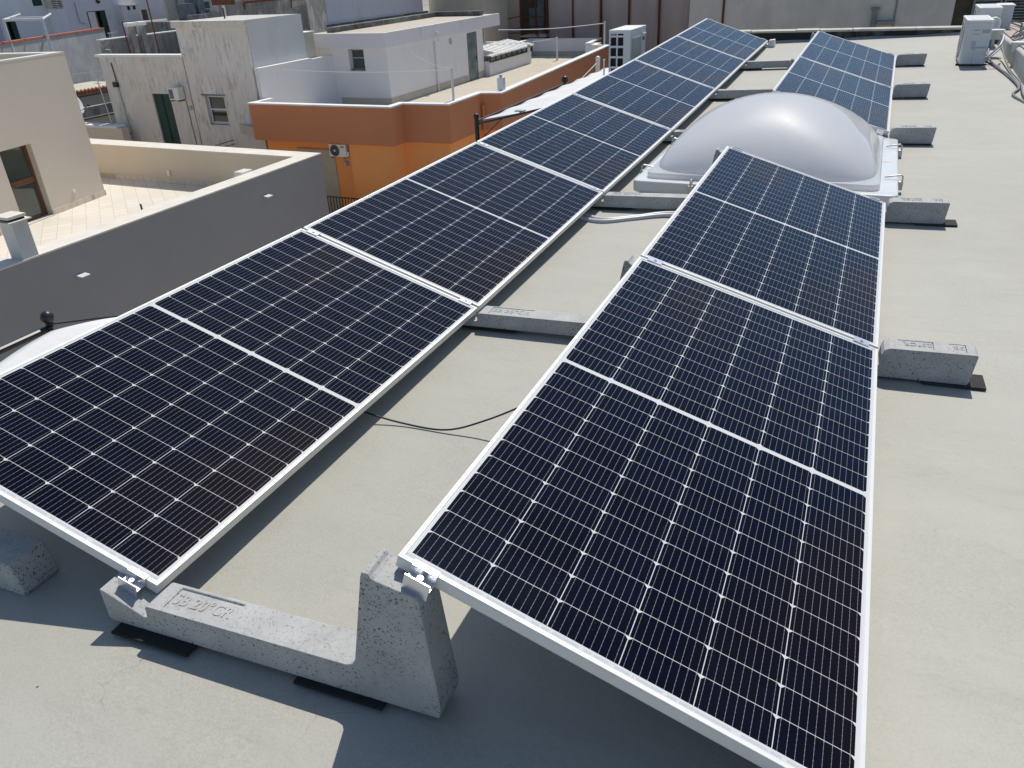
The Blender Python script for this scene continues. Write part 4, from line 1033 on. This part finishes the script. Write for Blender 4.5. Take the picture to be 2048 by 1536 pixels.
# balcony with railing
t = thing('balcony_railing', (-15, 21.9, -6.8), 'dark metal balcony railing at the foot of the orange wall', 'railing')
m = MB(); m.box(-17.6, -11.8, 21.88, 21.92, -5.57, -5.53); m.build('top_rail', M['blackmetal'], t)
m = MB(); x = -17.6
while x < -12: m.box(x, x + .03, 21.89, 21.91, -6.75, -5.57); x += .13
m.build('balusters', M['blackmetal'], t)
MB().box(-17.7, -11.7, 21.8, 22.95, -6.95, -6.75).build('balcony_slab', M['brown'], ob)
# poles, lines and vent on the orange terrace
m = MB(); m.tube([(-11.66, 24.05, T - .3), (-11.66, 24.05, -1.40)], .045, 10)
tag(m.build('clothesline_pole', M['whitepl']), 'white clothesline pole inside the brown parapet nearest the roof house', 'pole', 'poles on the orange terrace')
m = MB(); m.tube([(-15.34, 44.1, F), (-15.34, 44.1, -2.16)], .05, 10)
tag(m.build('clothesline_pole', M['coping']), 'rust-streaked pale pole standing on the terrace floor at the back', 'pole', 'poles on the orange terrace')
m = MB(); m.tube([(-12.15, 42.95, T), (-12.15, 42.95, -1.32)], .05, 10)
tag(m.build('clothesline_pole', M['whitepl']), 'tall white pole at the far corner next to the tall outdoor unit', 'pole', 'poles on the orange terrace')
def line(a, b, lb, r=.008):
    m = MB(); a, b = Vector(a), Vector(b); pts = [a.lerp(b, i / 12) - Vector((0, 0, .10 * math.sin(math.pi * i / 12))) for i in range(13)]
    m.tube(pts, r, 5); tag(m.build('clothesline', M['whitepl']), lb, 'clothesline', 'clotheslines on the orange terrace')
line((-11.66, 24.05, -1.46), (-19.37, 24.2, -1.5), 'clothesline from the near pole to the white screen wall')
line((-11.66, 24.05, -1.44), (HX + .05, 30.0, -1.55), 'clothesline slanting from the near pole to the roof house wall')
line((-15.34, 44.1, -2.2), (HX + .05, 37.2, -1.9), 'clothesline from the rust-streaked pole to the roof house', .012)
line((-12.15, 42.95, -1.40), (HX + .1, 38.9, -1.35), 'clothesline from the far corner pole to the roof slab', .018)
t = thing('vent_pipe', (-10.95, 26.5, T), 'short white vent pipe with cap on the brown parapet coping', 'vent')
MB().box(-11.05, -10.82, 26.4, 26.62, T, -2.02).build('shaft', M['whitepl'], t); MB().disc((-10.94, 26.5, -2.02), (0, 0, 1), .04, .05, 12).build('neck', M['labelgrey'], t); MB().disc((-10.94, 26.5, -1.97), (0, 0, 1), .08, .04, 14, .06).build('cap', M['labelgrey'], t)

# ------------------------------------------------------------------ old stained house
oh = thing('old_house', (-23, 25, -9), 'old stained off-white house with green shutter between the beige and orange houses', 'building')
OY = 23.30
def holed(mb, x0, x1, y, dep, z0, z1, holes):
    xs = sorted({x0, x1, *[h[0] for h in holes], *[h[1] for h in holes]})
    for a, b in zip(xs[:-1], xs[1:]):
        hs = [h for h in holes if h[0] <= a + 1e-6 and h[1] >= b - 1e-6]
        zz = z0
        for h in sorted(hs, key=lambda q: q[2]):
            mb.box(a, b, y, y + dep, zz, h[2]); zz = h[3]
        mb.box(a, b, y, y + dep, zz, z1)
    return mb
m = MB(); holed(m, -27.35, -22.87, OY, .25, -9, -.98, [(-24.95, -24.0, -4.6, -2.35)]); m.box(-27.35, -22.87, OY + .25, 30, -9, -1.5)
m.build('low_wall', M['dirty2'], oh)
MB().box(-27.50, -22.75, OY - .07, OY + .32, -.98, -.90).build('low_coping', M['copwhite'], oh)
m = MB(); holed(m, -22.90, -19.62, OY, .25, -9, .22, [(-22.20, -21.25, -3.45, -2.36)]); m.box(-22.90, -19.62, OY + .25, 26.65, -9, .22)
m.build('tall_wall', M['dirty'], oh)
m = MB(); m.ext([(0, .03), (0, .06), (-.0, .26), (.30, .26), (.30, .03)], 0, 1, Matrix(((0, 3.42, 0, -23.02), (1, 0, 0, OY - .10), (0, 0, 1, 0), (0, 0, 0, 1)))); m.build('cornice', M['dirty2'], oh, bevel=.02)
MB().box(-22.8, -19.7, OY + .2, 26.6, .22, .245).build('roof_surface', M['concwall'], oh)
m = MB(); m.box(-19.62, -19.585, OY + .12, 26.66, -3.4, .24); m.build('side_render', M['sidegrey'], oh)
m = MB(); m.prism([(-22, 26.66), (-19.64, 26.66), (-19.64, 27.35), (-22, 27.35)], -9, -.46); m.build('rear_stub_wall', M['cream'], oh)
MB().box(-22, -19.58, 26.66, 27.40, -.46, -.43).build('stub_coping', M['copwhite'], oh)
sh = MB().box(-24.95, -24.50, OY + .08, OY + .12, -4.6, -2.35).box(-24.46, -24.0, OY + .08, OY + .12, -4.6, -2.35).build('green_shutter', M['greendoor'], oh)
m = MB()
for a, b in ((-24.91, -24.54), (-24.42, -24.04)):
    z = -4.5
    while z < -2.45: m.box(a, b, OY + .06, OY + .08, z, z + .035); z += .06
m.build('louvres', M['greendoor'], sh)
w_ = MB().box(-22.20, -22.12, OY + .13, OY + .18, -3.45, -2.36).box(-21.33, -21.25, OY + .13, OY + .18, -3.45, -2.36).box(-22.12, -21.33, OY + .13, OY + .18, -2.44, -2.36).box(-22.12, -21.33, OY + .13, OY + .18, -3.45, -3.36).box(-22.12, -21.33, OY + .13, OY + .18, -2.93, -2.87).build('window', M['whitepl'], oh)
MB().box(-22.12, -21.33, OY + .15, OY + .16, -3.4, -2.4).build('pane', M['pane'], w_)
MB().box(-22.32, -21.15, OY - .05, OY + .0, -2.36, -2.33).build('lintel', M['mould2'], oh); MB().box(-22.25, -21.2, OY - .04, OY + .1, -3.50, -3.45).build('window_sill', M['dirty2'], oh)
m = MB(); m.tube([(-26.70, OY - .05, -2.1), (-26.62, OY - .06, -6.0)], .05, 10); m.build('drain_pipe', M['sidegrey'], oh)
m = MB(); m.box(-26.85, -26.62, OY - .12, OY, -2.12, -1.93); m.tube([(-26.66, OY - .05, -1.9), (-26.72, OY - .03, -1.2)], .02, 8); m.build('drain_hopper', M['blackmetal'], oh)
m = MB(); m.tube([(-23.18, OY - .02, -2.6), (-23.15, OY - .02, -5)], .012, 6); m.build('wall_cable', M['mould2'], oh)
MB().disc((-23.05, OY, -2.85), (0, -1, 0), .09, .05, 14).build('bell_box', M['labelgrey'], oh)
m = MB(); m.tube([(-27.3, OY - .3, -4.15), (-26.3, OY - .3, -3.9)], .015, 5); m.tube([(-27.3, OY - .3, -4.3), (-26.3, OY - .3, -4.05)], .015, 5)
m.tube([(-21.9, OY - .3, -4.2), (-20.9, OY - .3, -3.95)], .015, 5); m.tube([(-21.9, OY - .3, -4.35), (-20.9, OY - .3, -4.1)], .015, 5); m.build('line_bracket', M['blackmetal'], oh)
t = thing('facade_outdoor_unit', (-23.4, 23.2, -2.6), 'boxy grey-white outdoor unit on the stained facade above the green shutter', 'air conditioner')
MB().box(-23.66, -23.16, OY - .36, OY - .05, -2.52, -2.06).build('casing', M['whitepl2'], t, bevel=.01)
MB().box(-23.63, -23.42, OY - .366, OY - .36, -2.47, -2.12).build('grille', M['greydoor'], t)
MB().box(-23.6, -23.56, OY - .36, OY, -2.57, -2.52).box(-23.25, -23.21, OY - .36, OY, -2.57, -2.52).build('bracket', M['blackmetal'], t)
# weathered parapet wall on the low roof, with twin chimney and rods
t = thing('weathered_parapet', (-28.4, 26.8, -1.5), 'mould-blackened parapet wall with white capping behind the low stained roof', 'wall')
MB().box(-28.55, -28.30, 24.5, 29.9, -4, -.47).build('wall', M['mould'], t); MB().box(-28.58, -28.26, 24.45, 29.9, -.47, -.43).build('capping', M['copwhite'], t)
m = MB(); m.prism([(-28.3, 24.45), (-27.5, 24.0), (-27.45, 24.1), (-28.25, 24.6)], -2, -.80); m.build('return_stub', M['mould'], t)
for (y, k) in ((25.93, 0), (26.52, 1)):
    t = thing('chimney_pipe', (-28.1, y, -1.5), 'stained chimney pipe wrapped in white sheet, %s of the pair' % ('left', 'right')[k], 'chimney', 'twin wrapped chimney pipes')
    MB().box(-28.27, -28.02, y - .14, y + .14, -1.6, .0).build('shaft', M['mould'], t); MB().box(-28.31, -27.96, y - .21, y + .21, -.05, .10).build('wrap', M['copwhite'], t, bevel=.03)
for (x, y, z0, z1, lb) in ((-27.9, 25.4, -1.5, .17, 'rusty rod left of the twin wrapped chimney pipes'), (-27.9, 27.0, -1.5, .95, 'taller rusty rod right of the twin wrapped chimney pipes'), (-21.5, 24.5, .2, .62, 'short dark rod on top of the tall stained house')):
    m = MB(); m.tube([(x, y, z0), (x, y, z1)], .028, 8); tag(m.build('iron_rod', M['rust']), lb, 'rod', 'iron rods on the old roofs')
# small yard things between beige and old house
MB_ = MB().prism([(-28.7, 22.55), (-26.3, 22.55), (-26.3, 22.9), (-28.7, 22.9)], -9, -3.62)
t = thing('yard_wall', (-27.5, 22.7, -9), 'low beige yard wall with white coping between the beige and stained houses', 'wall')
MB_.build('wall', M['beige'], t); MB().box(-28.75, -26.45, 22.45, 22.95, -3.62, -3.51).build('coping', M['copwhite'], t, bevel=.03)
t = thing('tv_antenna', (-27, 22.62, -3.5), 'thin television antenna mast above the low yard wall', 'antenna')
m = MB(); m.tube([(-26.97, 22.75, -3.6), (-26.98, 22.6, -1.46)], .022, 8); m.build('mast', M['steel'], t)
m = MB(); m.tube([(-28.6, 22.6, -1.58), (-26.25, 22.6, -1.40)], .008, 5); m.tube([(-27.15, 22.6, -1.9), (-26.8, 22.6, -1.9)], .012, 5); m.tube([(-26.98, 22.6, -1.88), (-26.5, 22.6, -1.55)], .010, 5); m.build('arm', M['whitepl'], t)
t = thing('cream_shed', (-37, 30, -9), 'cream wall with a small terracotta tiled eave seen in the gap between houses', 'building')
MB().box(-40, -36, 26, 33, -9, -3.34).build('wall', M['cream'], t)
m = MB()
for i in range(30):
    y = 26.2 + i * .235; m.tube([(-36.12, y, -3.24), (-35.86, y, -3.31)], [.085, .10], 8)
m.build('roof_tiles', M['terracotta'], t); MB().box(-36.02, -35.98, 26, 33, -3.52, -3.48).build('string_course', M['blackmetal'], t)
t = thing('grimy_wall', (-34, 27, -9), 'grimy low wall with dark damp band below the cream eave wall', 'wall')
MB().box(-33.2, -33, 24, 31, -9, -3.60).build('wall', M['mould'], t); MB().box(-33.0, -32.8, 24, 31, -9, -4.10).build('plinth', M['concwall'], t); MB().box(-33.02, -32.76, 24, 31, -4.10, -4.04).build('ledge', M['mould2'], t)
# big blue-grey wall with red coping
t = thing('blue_grey_house', (-42, 32, -9), 'blue-grey stained house wall with red coping behind the beige house', 'building')
A = Vector((-36.2, 20.3)); B = Vector((-42.64, 37.09)); ddv = (B - A).normalized(); nv_ = Vector((-ddv.y, ddv.x))
if nv_.x > 0: nv_ = -nv_
MB().prism([tuple(A), tuple(B), tuple(B + nv_ * .35), tuple(A + nv_ * .35)], -9, -.86).build('wall', M['bluegrey'], t)
MB().prism([tuple(A - nv_ * .04), tuple(B - nv_ * .04), tuple(B + nv_ * .40), tuple(A + nv_ * .40)], -.86, -.78).build('coping', M['redpaint'], t)
MB().prism([tuple(A - nv_ * .2), tuple(B - nv_ * .2), tuple(B), tuple(A)], -9, -3.95).build('dark_base', M['mould2'], t)  # darker strip along the foot of the wall
# lilac house far left
t = thing('lilac_house', (-50, 42, -9), 'pale lilac house with open green door and small balcony, top left', 'building')
m = MB()
def holedy(mb, x, dep, y0, y1, z0, z1, holes):
    ys = sorted({y0, y1, *[h[0] for h in holes], *[h[1] for h in holes]})
    for a, b in zip(ys[:-1], ys[1:]):
        hs = [h for h in holes if h[0] <= a + 1e-6 and h[1] >= b - 1e-6]; zz = z0
        for h in sorted(hs, key=lambda q: q[2]):
            mb.box(x - dep, x, a, b, zz, h[2]); zz = h[3]
        mb.box(x - dep, x, a, b, zz, z1)
    return mb
holedy(m, -48, .3, 38.65, 48.2, -9, 3.2, [(40.66, 42.18, -2.1, -.02), (45.35, 45.88, -1.9, -.2)]); m.build('wall', M['lilac2'], t)
MB().box(-49.2, -48.3, 40.3, 46.5, -2.2, .3).build('dark_interior', M['dark'], t)
d_ = MB().box(-48.12, -48.02, 40.74, 41.36, -2.1, -.06).build('door_panel', M['copwhite'], t)
MB().box(-48.2, -47.99, 40.66, 40.74, -2.1, -.02).box(-48.2, -47.99, 41.36, 41.46, -2.1, -.02).box(-48.2, -47.99, 42.12, 42.18, -2.1, -.02).build('door_frame', M['wood'], t)
MB().box(-48.1, -48.02, 41.75, 42.10, -2.1, -.05).build('green_door', M['greendoor'], t)
MB().box(-48.1, -48.02, 45.40, 45.85, -1.9, -.25).build('window_shutter', M['wood'], t)
m = MB(); m.box(-47.6, -47.5, 41.55, 42.35, -1.47, -1.41)
for i in range(5): m.tube([(-47.55, 41.65 + i * .15, -1.85), (-47.55, 41.65 + i * .15, -1.45)], [.025, .03], 6)
m.box(-48, -47.5, 41.5, 42.4, -1.92, -1.85); m.build('balustrade', M['copwhite'], t)
m = MB(); m.box(-47.99, -47.55, 43.6, 44.75, -.85, .17); m.build('flue_box', M['lilac'], t); MB().box(-48, -47.45, 43.5, 44.85, .17, .22).build('flue_cap', M['coping'], t)
MB().box(-47.55, -47.54, 43.75, 43.98, -.12, .12).box(-47.55, -47.54, 44.25, 44.48, -.12, .12).build('flue_opening', M['dark'], t)
m = MB(); m.ball((-47.9, 41.75, .55), .14); m.build('porch_lamp', M['blackmetal'], t); m = MB(); m.tube([(-47.97, 39.9, .6), (-47.97, 39.9, -.6), (-47.97, 40.3, -.75)], .02, 5); m.build('wall_cable', M['greypipe'], t)
t = thing('lilac_wing', (-46, 36, -9), 'white wing with pipe frame terrace and louvred chimney, top left corner', 'building')
m = MB(); holedy(m, -46, .3, 30.5, 36.2, -9, 3.5, [(33.08, 33.84, -1.3, -.14), (35.34, 35.98, .58, 1.8)]); m.box(-46.0, -45.5, 36.2, 37.05, -9, .36); m.build('wall', M['lilac'], t)
MB().box(-47.0, -46.3, 32.5, 36.5, -1.5, 2).build('dark_interior', M['dark'], t)
MB().box(-46.05, -45.98, 33.10, 33.30, -1.3, -.14).box(-46.05, -45.98, 33.5, 33.82, -1.3, -.18).build('green_door', M['greendoor'], t)
MB().box(-46.05, -45.98, 35.4, 35.95, .62, 1.8).build('window_shutter', M['greendoor'], t)
MB().box(-46.02, -45.97, 29.0, 32.8, -9, 3.0).build('pink_render', M['pink'], t)
m = MB()
for i in range(5): m.box(-46.05, -45.45, 36.15, 37.10, .38 + i * .10, .42 + i * .10)
for y in (36.2, 36.6, 36.98): m.box(-45.98, -45.52, y, y + .06, .36, .86)
m.box(-46.1, -45.4, 36.1, 37.15, .88, .94); m.build('louvred_flue', M['coping'], t)
# pipe frame over the terrace
t = thing('uncovered_awning', (-40, 32, -2), 'white tubular skeleton of an uncovered awning on the top left terrace', 'awning')
m = MB(); z = .2
m.tube([(-39.3, 28.3, z), (-45.9, 34.2, z)], .06, 8); m.tube([(-39.3, 28.3, z), (-36.2, 28.1, z)], .06, 8); m.tube([(-36.2, 28.1, z), (-42.59, 33.66, z)], .06, 8); m.tube([(-41.5, 30.2, z), (-38.4, 30.0, z)], .05, 8)
m.build('top_tubes', M['whitepl'], t)
m = MB(); m.tube([(-39.3, 28.3, z), (-39.3, 28.3, -2)], .06, 8); m.build('leg', M['whitepl'], t)
m = MB(); m.tube([(-36.2, 28.1, z), (-36.2, 28.1, -2)], .06, 8); m.build('leg', M['whitepl'], t)
# far buildings along the top
t = thing('grey_render_house', (-50, 52, -9), 'plain grey rendered gable behind the lilac house', 'building')
MB().box(-58, -50, 48.9, 58, -9, 4).build('wall', M['concwall'], t)
t = thing('mouldy_parapet_block', (-41, 46, -9), 'low block with mould-blackened parapet and rooftop clutter, top', 'building')
MB().box(-46, -40, 41.7, 49.5, -9, -.80).box(-40.2, -40, 41.7, 49.5, -.80, -.45).build('wall', M['mould'], t)
m = MB(); random.seed(5)
for i in range(7):
    y = 43.0 + i * .85; h = random.uniform(.2, .9); m.box(-41.5 - random.random(), -41.1, y, y + random.uniform(.25, .6), -.8, -.45 + h)
m.build('rooftop_boxes', M['greydoor'], t)
m = MB(); m.tube([(-40.6, 45.2, -.1), (-40.6, 45.9, -.05), (-40.6, 46.0, -.35), (-40.6, 46.3, -.42)], .07, 8); m.build('flue_pipe', M['coping'], t)
m = MB()
for i in range(5): m.box(-43.0, -42.9, 44 + i * 1.1, 44.5 + i * 1.1, -.6, 2.5)
m.box(-43.3, -43.1, 43, 49.5, -.8, 2.6); m.build('back_shed', M['cream'], t)
t = thing('mottled_block', (-23, 32, -9), 'grey mottled block with rusty bracket behind the tall stained house', 'building')
MB().prism([(-22.5, 31.0), (-24.3, 34.9), (-29, 33.5), (-26.5, 29.2)], -9, .95).build('wall', M['mould'], t)
MB().prism([(-25.8, 29.2), (-22.42, 30.9), (-22.5, 31.0), (-26.5, 29.2)], -9, .70).build('front_slab', M['mould'], t)
m = MB(); m.tube([(-24.6, 29.3, .62), (-21.9, 30.4, .75)], .05, 8); m.tube([(-24.6, 29.3, .62), (-24.6, 29.3, .35)], .05, 8); m.tube([(-22.6, 30.1, .72), (-22.9, 30.4, .3)], .03, 6); m.build('rusty_bracket', M['rust'], t)
t = thing('sign_bracket', (-25, 28.8, .2), 'dark metal box on a pale pole above the stained house roof', 'pole')
m = MB(); m.tube([(-23.9, 27.2, .1), (-23.9, 27.2, .75)], .06, 8); m.build('pole', M['whitepl'], t); MB().box(-24.4, -23.3, 27.1, 27.25, .62, 1.0).build('box', M['rust'], t)
t = thing('pale_blue_gable', (-25, 40, -9), 'tall pale blue-white gable behind the white roof house', 'building')
MB().box(-30, -24.35, 35.0, 44.9, -9, 4.5).build('wall', M['lilac2'], t)
MB().box(-24.35, -24.15, 34.6, 45.2, -9, -.70).build('tar_flashing', M['mould2'], t)
t = thing('cream_block', (-20, 42, -9), 'cream rendered wall behind the white roof slab, left of the scaffolding', 'building')
MB().prism([(-24.3, 45.6), (-20.3, 44.8), (-20.3, 48.5), (-24.3, 49)], -9, 4.0).build('wall', M['cream'], t)
MB().prism([(-24.3, 45.5), (-22.9, 45.2), (-22.9, 45.3), (-24.3, 45.59)], -9, -.83).build('shade_band', M['mould2'], t)  # dark sheet paints the shadowed band below the cream wall
# scaffolded building
t = thing('scaffolded_building', (-15, 51, -9), 'building wrapped in mauve scaffold netting with dark openings, top centre', 'building')
MB().box(-24, -6.9, 52.2, 60, -9, 5).build('wall', M['tree'], t)
random.seed(9)
def net(x0, x1, y=50.0):
    nx = max(6, int((x1 - x0) * 6)); nz = 30
    def fn(u, v):
        x = x0 + (x1 - x0) * u; z = -9 + 13.5 * v
        return (x, y + .05 * math.sin(x * 5.1) + .04 * math.sin(x * 2.3 + z * .9) + .03 * math.sin(z * 1.7), z)
    o = cloth(fn, nx, nz).build('netting', M['net'], t, smooth=True); sm = o.modifiers.new('s', 'SOLIDIFY'); sm.thickness = .02
edges_ = [-18.2, -16.43, -14.61, -12.8, -10.92, -9.03, -7.05]
net(-21.88, -20.03)
for a, b in zip(edges_[:-1], edges_[1:]): net(a + .06, b - .02)
m = MB()
for x in [-22.94, -21.9, -20.0, -18.95] + edges_: m.tube([(x, 49.9, -9), (x, 49.9, 4.5)], .055, 8)
m.build('standard', M['rust'], t)
m = MB()
for z in (-2.0, -1.45): m.tube([(-22.94, 49.95, z), (-21.9, 49.95, z)], .035, 6); m.tube([(-20.0, 49.95, z), (-18.2, 49.95, z + .02)], .035, 6)
m.tube([(-22.9, 49.95, -1.2), (-21.9, 49.95, -1.75)], .03, 6)
m.build('ledger', M['rust'], t)
m = MB(); m.box(-22.9, -21.9, 50.0, 51.2, -2.45, -2.35); m.box(-20.0, -18.2, 49.6, 51.2, -2.62, -2.54); m.build('deck_board', M['sand'], t)
MB().box(-22.9, -21.9, 51.3, 51.4, -2.35, -1.0).box(-20.0, -19.4, 51.3, 51.4, -2.35, -1.0).build('grey_panel', M['greydoor'], t)
MB().box(-19.35, -18.9, 51.2, 51.3, -9, 4).build('steel_sheet', M['greydoor'], t)
t = thing('scaffold_ladder_frame', (-20.84, 48.9, -3), 'small rust-red scaffold frame standing behind the white terrace parapet', 'scaffolding')
m = MB(); m.tube([(-20.84, 48.6, -3.6), (-20.84, 48.6, -1.25)], .045, 8); m.tube([(-18.3, 48.6, -3.6), (-18.3, 48.6, -1.9)], .045, 8); m.build('upright', M['rust'], t)
m = MB(); m.tube([(-20.84, 48.6, -1.52), (-19.5, 48.9, -1.32)], .035, 6); m.tube([(-20.84, 48.6, -2.15), (-19.5, 48.9, -2.0)], .035, 6); m.tube([(-20.84, 48.6, -2.3), (-18.3, 48.6, -2.25)], .03, 6); m.build('rail', M['rust'], t)
# concrete wall and louvres right
t = thing('concrete_gable', (0, 41, -9), 'blank streaked grey concrete wall beyond the far parapet', 'building')
MB().box(-7.0, 4.28, 40, 48, -9, 5).build('wall', M['concwall'], t)
MB().box(-5.45, -5.35, 39.93, 40, -9, 5).build('edge_pipe', M['rust'], t); MB().box(1.98, 2.05, 39.95, 40, -9, 5).build('joint_strip', M['greypipe'], t)
m = MB(); m.box(1.08, 1.30, 39.82, 40, -3, -.82); m.box(1.02, 1.36, 39.78, 40, -.82, -.72); m.build('downpipe', M['greydoor'], t)
m = MB(); m.prism([(1.35, 39.2), (2.05, 39.6), (2.05, 40), (1.35, 40)], -1.40, -1.25); m.build('canopy_ledge', M['greypipe'], t)
t = thing('shuttered_house', (6, 41, -9), 'brown wall with grey louvred shutters at the top right corner', 'building')
MB().box(4.3, 10, 40.5, 46, -9, 5).build('wall', M['tree'], t)
for (a, b) in ((4.98, 6.05), (6.12, 7.25)):
    s_ = MB().box(a, a + .08, 40.2, 40.3, -9, 3).box(b - .08, b, 40.2, 40.3, -9, 3).build('louvred_shutter', M['greypipe'], t)
    m = MB(); z = -6.0
    while z < 3: m.box(a + .08, b - .08, 40.24, 40.30, z, z + .05); z += .11
    m.build('slats', M['greydoor'], s_)

# clean helper props
for o in bpy.data.objects:
    if '_o' in o: del o['_o']
